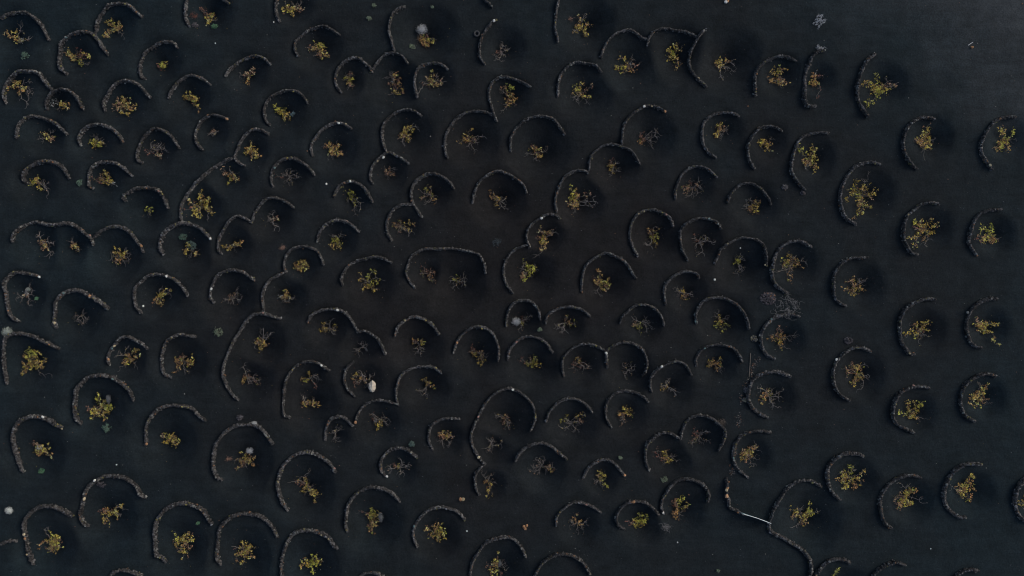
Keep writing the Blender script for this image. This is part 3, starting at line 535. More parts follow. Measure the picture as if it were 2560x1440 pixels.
def ash_material():
    m, nt, b = mat("black_ash"); L = nt.links.new
    tc = N(nt, "ShaderNodeTexCoord")
    def noise(sc, det=4, rough=.6):
        n = N(nt, "ShaderNodeTexNoise"); n.inputs["Scale"].default_value = sc
        n.inputs["Detail"].default_value = det; n.inputs["Roughness"].default_value = rough
        L(tc.outputs["Object"], n.inputs["Vector"]); return n
    def ramp(src, a, ca, bb, cb):
        r = N(nt, "ShaderNodeValToRGB")
        r.color_ramp.elements[0].position = a; r.color_ramp.elements[0].color = (*ca, 1)
        r.color_ramp.elements[1].position = bb; r.color_ramp.elements[1].color = (*cb, 1)
        L(src, r.inputs[0]); return r
    # vignette colour cast painted into the ash: neutral middle, bluer edges, broken by noise
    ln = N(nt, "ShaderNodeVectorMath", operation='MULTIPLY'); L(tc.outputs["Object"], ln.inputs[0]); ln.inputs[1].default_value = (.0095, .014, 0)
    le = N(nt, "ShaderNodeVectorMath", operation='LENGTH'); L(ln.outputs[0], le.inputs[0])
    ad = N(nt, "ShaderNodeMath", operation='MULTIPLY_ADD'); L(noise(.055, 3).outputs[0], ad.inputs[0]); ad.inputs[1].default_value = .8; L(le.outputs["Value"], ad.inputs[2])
    big = ramp(ad.outputs[0], .48, ASH_MID_CAST, 1.0, ASH_EDGE_CAST)
    mid = ramp(noise(.6, 6, .7).outputs[0], .3, (.74,)*3, .7, (1.26,)*3)
    fine = ramp(noise(6, 6, .9).outputs[0], .34, (.55,)*3, .66, (1.5,)*3)
    def mul(a, c_):
        x = N(nt, "ShaderNodeMix", data_type='RGBA', blend_type='MULTIPLY'); x.inputs[0].default_value = 1
        L(a, x.inputs[6]); L(c_, x.inputs[7]); return x.outputs[2]
    mp = N(nt, "ShaderNodeMapping"); L(tc.outputs["Object"], mp.inputs[0]); mp.inputs["Rotation"].default_value = (0, 0, .6); mp.inputs["Scale"].default_value = (.12, 1.0, 1)
    st = N(nt, "ShaderNodeTexNoise"); st.inputs["Scale"].default_value = 1.6; st.inputs["Detail"].default_value = 5; st.inputs["Distortion"].default_value = 1.2
    L(mp.outputs[0], st.inputs["Vector"])
    streak = ramp(st.outputs[0], .3, (.89,)*3, .7, (1.11,)*3)
    mid2 = mul(mid.outputs[0], streak.outputs[0])
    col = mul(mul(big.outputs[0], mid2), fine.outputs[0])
    # compacted paler ash: a broad trampled patch in the far right corner
    geo = N(nt, "ShaderNodeSeparateXYZ"); L(tc.outputs["Object"], geo.inputs[0])
    def madd(a, mulv, addv):
        n = N(nt, "ShaderNodeMath", operation='MULTIPLY_ADD'); L(a, n.inputs[0])
        n.inputs[1].default_value = mulv; n.inputs[2].default_value = addv; return n.outputs[0]
    sx_ = madd(geo.outputs[0], .055, -1.95); sy_ = madd(geo.outputs[1], .075, -1.35)
    s = N(nt, "ShaderNodeMath", operation='ADD'); L(sx_, s.inputs[0]); L(sy_, s.inputs[1])
    s2 = N(nt, "ShaderNodeMath", operation='ADD'); L(s.outputs[0], s2.inputs[0])
    nn = madd(noise(.14, 4, .6).outputs[0], 1.6, -.8); L(nn, s2.inputs[1])
    r = N(nt, "ShaderNodeMapRange"); r.interpolation_type = 'SMOOTHSTEP'; L(s2.outputs[0], r.inputs[0])
    r.inputs[1].default_value = .15; r.inputs[2].default_value = 1.9; r.inputs[3].default_value = 0; r.inputs[4].default_value = 1
    pal = N(nt, "ShaderNodeMix", data_type='RGBA'); L(r.outputs[0], pal.inputs[0]); L(col, pal.inputs[6])
    pc = mul(fine.outputs[0], mid2)
    pm = N(nt, "ShaderNodeMix", data_type='RGBA', blend_type='MULTIPLY'); pm.inputs[0].default_value = 1
    L(pc, pm.inputs[6]); pm.inputs[7].default_value = (*ASH_C, 1)
    L(pm.outputs[2], pal.inputs[7])
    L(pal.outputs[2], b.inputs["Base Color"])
    b.inputs["Roughness"].default_value = .95
    b.inputs["Specular IOR Level"].default_value = .12
    # raked, trampled lapilli
    b1 = N(nt, "ShaderNodeBump"); b1.inputs["Strength"].default_value = .8; b1.inputs["Distance"].default_value = .08
    L(noise(2.4, 6, .75).outputs[0], b1.inputs["Height"])
    b2 = N(nt, "ShaderNodeBump"); b2.inputs["Strength"].default_value = .6; b2.inputs["Distance"].default_value = .02
    L(noise(22, 3, .7).outputs[0], b2.inputs["Height"]); L(b1.outputs[0], b2.inputs["Normal"])
    L(b2.outputs[0], b.inputs["Normal"])
    return m

def attr_material(name, rough, spec, var=.25, scale=8, transl=0.0, bump=0.0):
    m, nt, b = mat(name); L = nt.links.new
    at = N(nt, "ShaderNodeAttribute"); at.attribute_name = "Col"
    tc = N(nt, "ShaderNodeTexCoord")
    n = N(nt, "ShaderNodeTexNoise"); n.inputs["Scale"].default_value = scale; n.inputs["Detail"].default_value = 4
    L(tc.outputs["Object"], n.inputs["Vector"])
    r = N(nt, "ShaderNodeMapRange"); r.inputs[1].default_value = .3; r.inputs[2].default_value = .7
    r.inputs[3].default_value = 1-var; r.inputs[4].default_value = 1+var; L(n.outputs[0], r.inputs[0])
    x = N(nt, "ShaderNodeVectorMath", operation='SCALE'); L(at.outputs["Color"], x.inputs[0]); L(r.outputs[0], x.inputs["Scale"])
    L(x.outputs[0], b.inputs["Base Color"])
    b.inputs["Roughness"].default_value = rough; b.inputs["Specular IOR Level"].default_value = spec
    if bump:
        bb = N(nt, "ShaderNodeBump"); bb.inputs["Strength"].default_value = bump; bb.inputs["Distance"].default_value = .03
        L(n.outputs[0], bb.inputs["Height"]); L(bb.outputs[0], b.inputs["Normal"])
    if transl:
        tr = N(nt, "ShaderNodeBsdfTranslucent"); L(x.outputs[0], tr.inputs[0])
        mx = N(nt, "ShaderNodeMixShader"); mx.inputs[0].default_value = transl
        L(b.outputs[0], mx.inputs[1]); L(tr.outputs[0], mx.inputs[2])
        L(mx.outputs[0], nt.nodes["Material Output"].inputs[0])
    return m

ASH_EDGE_CAST = (.0118, .0195, .0236)      # black lapilli with the bluish edge of the lens cast painted in
ASH_MID_CAST = (.0142, .0144, .0150)      # black lapilli with the browner middle of the lens cast
ASH_C = (.042, .049, .054)
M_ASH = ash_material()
M_ROCK = attr_material("lava_rock", .92, .2, .35, 9, bump=.6)
M_LEAF = attr_material("vine_leaf", .65, .25, .2, 14, transl=.18)
M_WOOD = attr_material("vine_wood", .85, .2, .3, 20)
M_WOOL = attr_material("woolly_twigs", .95, .05, .2, 20, transl=.1)
M_RUB = attr_material("old_rubber", .7, .3, .2, 10)
M_METAL = attr_material("weathered_sheet", .5, .4, .15, 3)

# ------------------------------------------------------------------ mesh gathering
class MB:
    def __init__(s): s.v, s.f, s.c, s.n = [], [], [], 0
    def add(s, v, f, col):
        v = np.asarray(v, float).reshape(-1, 3); f = np.asarray(f, np.int64).reshape(-1, 3)
        col = np.asarray(col, float)
        if col.ndim == 1: col = np.tile(col, (len(v), 1))
        s.v.append(v); s.f.append(f+s.n); s.c.append(col); s.n += len(v)
    def build(s, name, material, origin=(0, 0, 0), parent=None, smooth=False):
        if not s.v: return None
        v = np.vstack(s.v)-np.array(origin); f = np.vstack(s.f); c = np.vstack(s.c)
        me = bpy.data.meshes.new(name)
        me.vertices.add(len(v)); me.vertices.foreach_set("co", v.astype(np.float32).ravel())
        me.loops.add(len(f)*3); me.loops.foreach_set("vertex_index", f.astype(np.int32).ravel())
        me.polygons.add(len(f))
        me.polygons.foreach_set("loop_start", np.arange(0, len(f)*3, 3, dtype=np.int32))
        me.polygons.foreach_set("use_smooth", np.full(len(f), smooth))
        a = me.color_attributes.new("Col", 'FLOAT_COLOR', 'POINT')
        a.data.foreach_set("color", np.c_[c, np.ones(len(c))].astype(np.float32).ravel())
        me.materials.append(material)
        me.update(calc_edges=True)
        o = bpy.data.objects.new(name, me); C.objects.link(o)
        if parent is None: o.location = origin
        else: o.parent = parent
        return o

def tag(o, label, cat, group=None):
    o['label'] = label; o['category'] = cat
    if group: o['group'] = group
    return o

# twenty-faced rough stone
_p = (1+5**.5)/2
ICO = np.array([(-1,_p,0),(1,_p,0),(-1,-_p,0),(1,-_p,0),(0,-1,_p),(0,1,_p),(0,-1,-_p),(0,1,-_p),(_p,0,-1),(_p,0,1),(-_p,0,-1),(-_p,0,1)])/math.hypot(1,_p)
ICF = np.array([(0,11,5),(0,5,1),(0,1,7),(0,7,10),(0,10,11),(1,5,9),(5,11,4),(11,10,2),(10,7,6),(7,1,8),(3,9,4),(3,4,2),(3,2,6),(3,6,8),(3,8,9),(4,9,5),(2,4,11),(6,2,10),(8,6,7),(9,8,1)])

def rotmats(n, tilt=.5):
    a = rng.uniform(-tilt, tilt, (n, 2)); 
    ca, sa, cb, sb = np.cos(a[:,0]), np.sin(a[:,0]), np.cos(a[:,1]), np.sin(a[:,1])
    o, z = np.ones(n), np.zeros(n)
    Rx = np.stack([o,z,z, z,ca,-sa, z,sa,ca], 1).reshape(n,3,3)
    Ry = np.stack([cb,z,sb, z,o,z, -sb,z,cb], 1).reshape(n,3,3)
    return Rx@Ry

def stones(mb, pos, size, yaw, col, jit=.24, tilt=.45):
    """pos (n,3) centres; size (n,3) half axes; yaw (n,); col (n,3)"""
    n = len(pos)
    if n == 0: return
    v = ICO[None]*(1+rng.normal(0, jit, (n, 12, 1)).clip(-.4, .5))
    v = np.sign(v)*np.abs(v)**.85
    v = v*size[:, None, :]
    v = np.einsum('nij,nkj->nki', rotmats(n, tilt), v)
    c, s_ = np.cos(yaw), np.sin(yaw)
    x = v[..., 0]*c[:, None]-v[..., 1]*s_[:, None]; y = v[..., 0]*s_[:, None]+v[..., 1]*c[:, None]
    v = np.stack([x, y, v[..., 2]], -1)+pos[:, None, :]
    f = ICF[None]+(np.arange(n)*12)[:, None, None]
    cc = np.repeat(col[:, None, :], 12, 1)*rng.uniform(.85, 1.15, (n, 12, 1))
    mb.add(v.reshape(-1, 3), f.reshape(-1, 3), cc.reshape(-1, 3))

CAPCOL = dict(W=(.60,.60,.56), w=(.22,.23,.22), O=(.34,.19,.10), o=(.22,.115,.06), C=(.45,.38,.25), c=(.26,.22,.14),
              y=(.24,.21,.07), P=(.30,.18,.15), t=(.13,.20,.20), G=(.115,.125,.13), U=(.40,.24,.14))
CAPSIZE = dict(W=.15, w=.09, O=.16, o=.10, C=.17, c=.11, y=.09, P=.12, t=.12, G=.16, U=.22)
CAPNAME = dict(W="white stone", w="small whitish stone", O="orange stone", o="small orange stone", C="cream stone", c="small tan stone",
               y="yellow lichened stone", P="pinkish stone", t="pale bluish lichened stone", G="large grey stone", U="large orange stone")

def rock_cols(n, base):
    g = base*np.exp(rng.normal(-.08, .55, n).clip(-1.2, 1.1))
    c = np.stack([g*1.0, g*1.0, g*1.02], 1)
    tint = rng.uniform(-.05, .05, n); c[:, 0] *= 1+tint; c[:, 2] *= 1-tint
    k = rng.random(n)
    m = k < .045; c[m] = np.array((.15,.155,.145))*rng.uniform(.7, 1.3, (m.sum(), 1))
    m = (k > .045) & (k < .056); c[m] = np.array((.17,.10,.06))*rng.uniform(.6, 1.2, (m.sum(), 1))
    m = (k > .056) & (k < .07); c[m] = np.array((.13,.125,.06))*rng.uniform(.6, 1.2, (m.sum(), 1))
    return c

# ------------------------------------------------------------------ place words for the labels
def where(px, py):
    px = min(max(px, 0), 2559); py = min(max(py, 0), 1439)
    row = ["top-edge", "top", "upper", "mid-upper", "mid-lower", "lower", "bottom", "bottom-edge"][
        0 if py < 75 else 1 if py < 270 else 2 if py < 470 else 3 if py < 700 else 4 if py < 900 else 5 if py < 1120 else 6 if py < 1370 else 7]
    col = ["far left", "left", "centre left", "centre", "centre right", "right", "far right"][int(px/2560*7)]
    return f"{row} {col}"
seen = {}
def uniq(label, px, py):
    n = len(label.split())
    if n > 16 or n < 4: print("LABELLEN", n, label)
    if label in seen: print("DUPLICATE", label, (px, py), seen[label])
    seen[label] = (px, py)
    return label

# ------------------------------------------------------------------ structure: the ash ground
def axis(a, b, step, far):
    core = np.arange(a, b+step, step)
    ext, d = [], step
    x = core[-1]
    while x < far:
        d *= 1.35; x += d; ext.append(x)
    ext = np.array(ext)
    return np.r_[(core[0]-(ext-core[-1]))[::-1], core, ext]
gx = axis(-55, 55, .16, 900); gy = axis(-33, 33, .16, 900)
XX, YY = np.meshgrid(gx, gy)
ZZ = ground(XX.ravel(), YY.ravel())
nx, ny = len(gx), len(gy)
idx = np.arange(nx*ny).reshape(ny, nx)
a, b_, c_, d_ = idx[:-1, :-1].ravel(), idx[:-1, 1:].ravel(), idx[1:, 1:].ravel(), idx[1:, :-1].ravel()
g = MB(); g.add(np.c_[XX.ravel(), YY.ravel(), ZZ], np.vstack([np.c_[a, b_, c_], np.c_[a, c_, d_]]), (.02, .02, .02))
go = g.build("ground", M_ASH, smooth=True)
go['kind'] = 'structure'; go['label'] = "black volcanic ash ground with dug pits"

# ------------------------------------------------------------------ the dry stone walls
def build_wall(c):
    P, T, s, Lpx = spline(c['pts'], .15/S)
    n = len(P); L = Lpx*S
    half = c['w']*S*.5
    thick = (1+.34*(vnoise(s*.035, s*0+P[0, 0], 5)-.5)*2)*half*.50
    endt = np.clip(np.minimum(s, s[-1]-s)*S/.5, 0, 1)
    thick = thick*(.72+.28*np.clip(np.minimum(s, s[-1]-s)/14, 0, 1))
    h = (.24+.32*vnoise(s*.03, s*0+P[0, 1], 6))*(.55+.45*endt)*(.75+.25*c['w']/9)
    XY = np.array([w0(p[0], p[1], .35) for p in P])
    nrm = np.c_[T[:, 1], T[:, 0]]            # normal in world axes (photo y points down)
    tw = np.c_[T[:, 0], -T[:, 1]]
    yaw0 = np.arctan2(tw[:, 1], tw[:, 0])
    Z = ground(XY[:, 0], XY[:, 1])
    base = .050*rng.uniform(.85, 1.15)
    mb = MB()
    # lower courses: two faces of big stones
    for lay in range(2):
        for side in (-1, 1):
            o = thick*(.72-.12*lay)*side+rng.normal(0, .02, n)
            keep = rng.random(n) < .8
            pos = np.c_[XY+nrm*o[:, None]+tw*rng.normal(0, .03, (n, 1)), Z+h*(.18+.36*lay)+rng.normal(0, .015, n)][keep]
            k = keep.sum()
            sz = np.c_[rng.uniform(.08, .14, k), rng.uniform(.08, .13, k)*min(1.2, half/.18), np.full(k, .12)]
            stones(mb, pos, sz, yaw0[keep]+rng.normal(0, .35, k), rock_cols(k, base))
    # middle fill
    pos = np.c_[XY, Z+h*.35]; k = n
    stones(mb, pos, np.c_[np.full(k, .11), thick*.75, np.full(k, .16)], yaw0, rock_cols(k, base*.7))
    # capping stones, many laid crosswise
    for rep in range(2):
        o = rng.uniform(-.55, .55, n)*thick
        r = rng.random(n)
        long_ = (r < .40)
        along = rng.uniform(-.07, .07, n)
        pos = np.c_[XY+nrm*(o*np.where(long_, .3, 1))[:, None]+tw*along[:, None], Z+h*.86+rng.normal(0, .035, n)]
        sz = np.where(long_[:, None], np.c_[rng.uniform(.055, .09, n), thick*rng.uniform(.75, 1.15, n), rng.uniform(.06, .12, n)],
                      np.c_[rng.uniform(.06, .13, n), rng.uniform(.06, .12, n)*min(1.25, half/.18), rng.uniform(.06, .12, n)])
        stones(mb, pos, sz, yaw0+rng.normal(0, .3, n), rock_cols(n, base*1.15))
    # tumbled stones at the foot
    k = int(L*1.6)
    i = rng.integers(0, n, k); o = (thick[i]+rng.exponential(.05, k).clip(0, .10)+.02)*rng.choice([-1, 1], k)
    q = XY[i]+nrm[i]*o[:, None]+tw[i]*rng.normal(0, .03, (k, 1)); r = rng.uniform(.04, .085, k)
    stones(mb, np.c_[q, ground(q[:, 0], q[:, 1])+r*.5], np.c_[r*1.2, r, r*.8], rng.uniform(0, 6.3, k), rock_cols(k, base))
    mid = n//2
    org = (XY[mid, 0], XY[mid, 1], Z[mid])
    ob = mb.build("stone_wall", M_ROCK, org)
    lens = c['w']
    cx, cy = c['pts'][:, 0].mean(), c['pts'][:, 1].mean()
    inside = c['pts'][(c['pts'][:, 0] > 0) & (c['pts'][:, 0] < 2560) & (c['pts'][:, 1] > 0) & (c['pts'][:, 1] < 1440)]
    cx, cy = inside.mean(0)
    if c['free']:
        lab = c['adj']
        g_ = None
    else:
        g_ = "crescent walls of lava stone round the vines"
        if c['vines']:
            v = c['vines'][0]
            look = v['look'] if ' vine' in v['look'] else v['look']+' vine'
            lab = f"{c['adj']} wall around {look}, {where(*v['o'])}"
            if len(lab.split()) > 16: lab = f"{c['adj']} wall around {look}"
        elif c['adj']:
            lab = f"{c['adj']} dark stone wall with its vine out of sight, {where(cx, cy)}"
        else:
            lab = f"short piece of dark stone wall cut off by the photo edge, {where(cx, cy)}"
    tag(ob, uniq(lab, cx, cy), "wall", g_); ob['kind'] = 'thing'
    # the stones that stand out by colour are parts of their own
    for (px, py, k) in c['caps']:
        j = int(np.argmin(np.hypot(P[:, 0]-px, P[:, 1]-py)))
        X, Y = w0(px, py, .5)
        m = MB(); r = CAPSIZE[k]
        stones(m, np.array([[X, Y, Z[j]+h[j]+.05]]), np.array([[r, r*.85, r*.7]]), np.array([yaw0[j]]), np.array([CAPCOL[k]]), .14, .25)
        cp = m.build("capstone", M_ROCK, org, ob)
        cp['label'] = CAPNAME[k]+" on top of the wall"

for c in cells:
    build_wall(c)

# ------------------------------------------------------------------ vines
LEAFCOL = dict(y=[(.40,.29,.050),(.34,.265,.05),(.40,.29,.10),(.28,.215,.05)], g=[(.23,.235,.04),(.29,.29,.05),(.33,.29,.05)],
               o=[(.37,.21,.07),(.42,.25,.11),(.27,.15,.06),(.36,.24,.07)], p=[(.34,.20,.12),(.27,.15,.09),(.38,.26,.14),(.20,.11,.07)],
               r=[(.15,.062,.045),(.20,.10,.06),(.11,.055,.04)], w=[(.26,.27,.26),(.19,.21,.21)], b=[(.24,.15,.08),(.26,.22,.07)])
LEAF = np.array([(0,-.5,0),(.45,-.25,.10),(.5,.2,.06),(.0,.55,-.05),(-.5,.2,.06),(-.45,-.25,.10),(0,0,-.04)])
LF = np.array([(6,0,1),(6,1,2),(6,2,3),(6,3,4),(6,4,5),(6,5,0)])

def leaves(mb, pos, size, col, flat=.7):
    n = len(pos)
    if n == 0: return
    v = LEAF[None]*size[:, None, None]*rng.uniform(.75, 1.2, (n, 1, 3))
    v = np.einsum('nij,nkj->nki', rotmats(n, flat), v)
    yaw = rng.uniform(0, 6.283, n); c, s_ = np.cos(yaw)[:, None], np.sin(yaw)[:, None]
    v = np.stack([v[..., 0]*c-v[..., 1]*s_, v[..., 0]*s_+v[..., 1]*c, v[..., 2]], -1)+pos[:, None]
    f = LF[None]+(np.arange(n)*7)[:, None, None]
    mb.add(v.reshape(-1, 3), f.reshape(-1, 3), np.repeat(col, 7, 0))

def tube(mb, path, r0, r1, col, k=4):
    path = np.asarray(path); n = len(path)
    T = np.gradient(path, axis=0); T /= np.linalg.norm(T, axis=1)[:, None]+1e-9
    up = np.array([.1, .2, 1.]); A = np.cross(T, up); A /= np.linalg.norm(A, axis=1)[:, None]+1e-9
    B = np.cross(T, A)
    r = np.linspace(r0, r1, n)[:, None, None]
    th = np.arange(k)/k*2*math.pi
    v = path[:, None]+r*(A[:, None]*np.cos(th)[None, :, None]+B[:, None]*np.sin(th)[None, :, None])
    f = []
    i, j = np.meshgrid(np.arange(n-1), np.arange(k), indexing='ij'); i, j = i.ravel(), j.ravel(); j2 = (j+1) % k
    f = np.vstack([np.c_[i*k+j, i*k+j2, (i+1)*k+j2], np.c_[i*k+j, (i+1)*k+j2, (i+1)*k+j]])
    v = np.vstack([v.reshape(-1, 3), path[-1:]])
    e = (n-1)*k; jj = np.arange(k)
    f = np.vstack([f, np.c_[e+jj, e+(jj+1) % k, np.full(k, n*k)]])
    mb.add(v, f, col)

def crook(a, b, bow, n=8, jit=.03, sag=.12):
    a, b = np.array(a), np.array(b); t = np.linspace(0, 1, n)[:, None]
    d = b-a; side = np.array([-d[1], d[0], 0])
    p = a+d*t+side*bow*np.sin(t*math.pi)+np.array([0, 0, 1])*sag*np.sin(t*math.pi)
    p[1:-1] += rng.normal(0, jit, (n-2, 3))
    return p

def build_vine(v, cell, nv):
    ox, oy = v['o']; X, Y, Z = place(ox, oy, .15)
    root = bpy.data.objects.new("grape_vine", None); C.objects.link(root); root.location = (X, Y, Z)
    root.empty_display_size = .3
    stem, leaf, dry = MB(), MB(), MB()
    wc = np.array((.165, .15, .135))*rng.uniform(.75, 1.15)
    # stout twisted trunk
    t1 = crook((X, Y, Z-.08), (X+rng.normal(0, .06), Y+rng.normal(0, .06), Z+.22), .2, 6, .015, 0)
    tube(stem, t1, .06, .045, wc*.7, 6)
    top = t1[-1]
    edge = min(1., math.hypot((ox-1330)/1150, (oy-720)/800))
    leaf_gain = .48+.95*edge**1.3  # leaf colour darkens towards the middle, painting in the dimmer light there
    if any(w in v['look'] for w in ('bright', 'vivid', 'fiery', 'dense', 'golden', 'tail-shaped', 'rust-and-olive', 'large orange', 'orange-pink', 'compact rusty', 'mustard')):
        leaf_gain = max(leaf_gain, 1.2); edge = max(edge, .7)
    bare_vine = sum(1 for a in v['arms'] if a[2] == 'b')/len(v['arms'])
    for (ax, ay, k) in v['arms']:
        tx, ty, tz = place(ax, ay, .25)
        # arms creep a little above the slope
        tip = np.array([tx, ty, tz+rng.uniform(.15, .38)])
        L = np.linalg.norm(tip[:2]-top[:2])
        tip[:2] = tip[:2]
        path = crook(top, tip, rng.uniform(-.28, .28), 9, .022+.02*L, rng.uniform(.02, .16))
        zz = ground(path[:, 0], path[:, 1])+.04
        path[:, 2] = np.maximum(path[:, 2], zz)
        bc = wc*rng.uniform(.8, 1.35)
        if k == 'b': bc = bc*1.25
        tube(stem, path, .026, .012, bc)
        # side shoots
        ns = {'b': 5}.get(k, 3)
        nodes = []
        for _ in range(ns):
            i = rng.integers(3, 9); s0 = path[i]
            ang = math.atan2(*(tip-top)[[1, 0]])+rng.choice([-1, 1])*rng.uniform(.4, 1.5)
            l = rng.uniform(.15, .5)*(1.15 if k == 'b' else .8)
            e = s0+np.array([math.cos(ang)*l, math.sin(ang)*l, rng.uniform(-.08, .12)])
            e[2] = max(e[2], gz(e[0], e[1])+.04)
            sp = crook(s0, e, rng.uniform(-.4, .4), 5, .02, .03)
            tube(stem, sp, .013, .007, bc*rng.uniform(.9, 1.2), 3)
            nodes.append(e)
            if rng.random() < .5:
                e2 = e+np.array([rng.normal(0, .13), rng.normal(0, .13), rng.uniform(-.02, .08)])
                tube(stem, crook(sp[2], e2, .3, 4, .01, 0), .009, .006, bc, 3)
                nodes.append(e2)
        # leaf clusters along the arm
        if k == 'b':
            nc, spread = rng.integers(1, 4), .05
        elif k == 'r':
            nc, spread = 11, .10
        else:
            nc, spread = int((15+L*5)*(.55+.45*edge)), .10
        if k == 'w': nc = 7
        ts = np.clip(rng.beta(2.0, 1.15, nc)*1.02, 0.12, 1)
        ii = ts*(len(path)-1); i0 = np.minimum(ii.astype(int), len(path)-2); fr = (ii-i0)[:, None]
        cen = path[i0]*(1-fr)+path[i0+1]*fr+rng.normal(0, 1, (nc, 3))*np.array([spread, spread, .05])
        if nodes:
            m = rng.random(nc) < .35
            cen[m] = np.array(nodes)[rng.integers(0, len(nodes), m.sum())]+rng.normal(0, .04, (m.sum(), 3))
        pal = np.array(LEAFCOL[k])
        for q in cen:
            nl = rng.integers(1, 6) if k != 'b' else rng.integers(1, 3)
            pos = q+rng.normal(0, 1, (nl, 3))*np.array([.055, .055, .05])+np.array([0, 0, .05])
            base = pal[rng.integers(len(pal))]*rng.choice([.4, .8, 1.15, 1.7, 2.3], p=[.30, .24, .18, .16, .12])
            if k in 'yo' and rng.random() < .15: base = np.array((.19, .11, .06))*rng.uniform(.7, 1.2)
            if k in 'op' and rng.random() < .12: base = np.array((.24, .25, .05))
            cc = np.minimum(base*(leaf_gain if k != 'b' else .9)*1.15*rng.uniform(.8, 1.15, (nl, 1)), .75)
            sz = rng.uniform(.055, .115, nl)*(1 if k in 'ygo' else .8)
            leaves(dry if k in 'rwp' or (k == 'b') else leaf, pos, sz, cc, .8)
    # dead leaf litter directly under the vine
    org = (X, Y, Z)
    stem.build("stem", M_WOOD, org, root)
    if leaf.v: leaf.build("foliage", M_LEAF, org, root)
    if dry.v: dry.build("dry_foliage", M_LEAF, org, root)
    look = v['look']
    if ' vine' not in look: look += ' vine'
    adj = cell['adj']
    lab = f"{look} in an ash pit, {where(ox, oy)}"
    n_ = len(lab.split())
    if n_ > 16: lab = f"{look}, {where(ox, oy)}"
    tag(root, uniq(lab, ox, oy), "vine", "grape vines in ash pits")

for c in cells:
    for v in c['vines']:
        build_vine(v, c, len(c['vines']))

# ------------------------------------------------------------------ shrubs, wool, brush, stones
GREEN = {1: [(.12,.20,.155),(.17,.26,.19),(.09,.145,.11)], 2: [(.08,.22,.12),(.11,.24,.14),(.16,.26,.14)],
         3: [(.15,.22,.19),(.20,.27,.23),(.10,.15,.13)], 4: [(.22,.28,.19),(.26,.30,.22),(.15,.21,.13)], 5: [(.14,.21,.23),(.18,.25,.27)]}
def green_shrub(px, py, r, kind):
    X, Y, Z = place(px, py, .15); R = r*S
    root = bpy.data.objects.new("green_shrub", None); C.objects.link(root); root.location = (X, Y, Z)
    st, lf = MB(), MB()
    n = max(7, int(12+R*50))
    dens = 1.0 if kind in (1, 3, 2) else .6
    tips = []
    for i in range(n):
        a = rng.uniform(0, 6.283); q = math.sqrt(rng.random())*R*.9
        tip = np.array([X+math.cos(a)*q, Y+math.sin(a)*q*rng.uniform(.7, 1), Z+.10+.35*R*(1-(q/R)**2)+rng.normal(0, .03)])
        tube(st, crook((X, Y, Z), tip, rng.uniform(-.2, .2), 5, .01, .03), .010, .006, (.12, .12, .09), 3)
        tips.append(tip)
    pal = np.array(GREEN[kind])
    for t in tips:
        k = max(3, int(12*dens))
        pos = t+rng.normal(0, 1, (k, 3))*np.array([.055, .055, .035])
        leaves(lf, pos, rng.uniform(.035, .075, k), pal[rng.integers(len(pal), size=k)]*rng.uniform(.7, 1.25, (k, 1)), 1.0)
    st.build("stem", M_WOOD, (X, Y, Z), root); lf.build("foliage", M_LEAF, (X, Y, Z), root)
    return root

WOOL = {0: (.52,.54,.54), 1: (.64,.58,.47), 2: (.42,.47,.42), 3: (.74,.78,.74), 4: (.20,.215,.22)}
def woolly_shrub(px, py, r, kind):
    X, Y, Z = place(px, py, .4); R = r*S
    base = Z+.28 if kind in (0, 4) else Z
    mb = MB(); col = np.array(WOOL[kind])
    sx_, sy_ = (.8, 1.2) if kind == 1 else (.75, 1.25) if kind == 4 else (1.1, .95)
    c = np.array([X, Y, base+R*.45])
    n = int(420*max(.4, (R/.45)))
    # a packed core, twig clumps over it, then fine curls standing out of it
    bm = bmesh.new(); bmesh.ops.create_icosphere(bm, subdivisions=3, radius=1)
    cv = np.array([v_.co[:] for v_ in bm.verts]); cf = np.array([[v_.index for v_ in f_.verts] for f_ in bm.faces]); bm.free()
    lm = .74+.34*vnoise(cv[:, 0]*2.4+px, cv[:, 1]*2.4+py, 21)+rng.normal(0, .08, len(cv))
    mb.add(c+cv*np.array([sx_, sy_, .7])*R*lm[:, None]*(1 if kind == 1 else .62), cf, col*rng.uniform(.75, 1.1, (len(cv), 1)))
    d = rng.normal(0, 1, (n, 3)); d /= np.linalg.norm(d, axis=1)[:, None]; d[:, 2] = np.abs(d[:, 2])*1.0-.25
    lump = .8+.35*vnoise(d[:, 0]*2.4+px, d[:, 1]*2.4+py, 21)
    q = c+d*np.array([sx_, sy_, .75])*R*(lump*rng.uniform(.72 if kind == 1 else .35, .95 if kind == 1 else 1.12, n))[:, None]
    leaves(mb, q, rng.uniform(.03, .07, n), col*rng.uniform(.6, 1.15, (n, 1)), 1.4)
    for i in range(n//3 if kind == 1 else n//2):
        e = c+d[i]*np.array([sx_, sy_, .8])*R*rng.uniform(.95, 1.2 if kind == 1 else 1.5)
        tube(mb, crook(q[i], e+rng.normal(0, .03, 3), .4, 4, .015, 0), .008, .005, col*rng.uniform(.7, 1.1), 3)
    return mb.build("woolly_shrub", M_WOOL, (X, Y, Z))

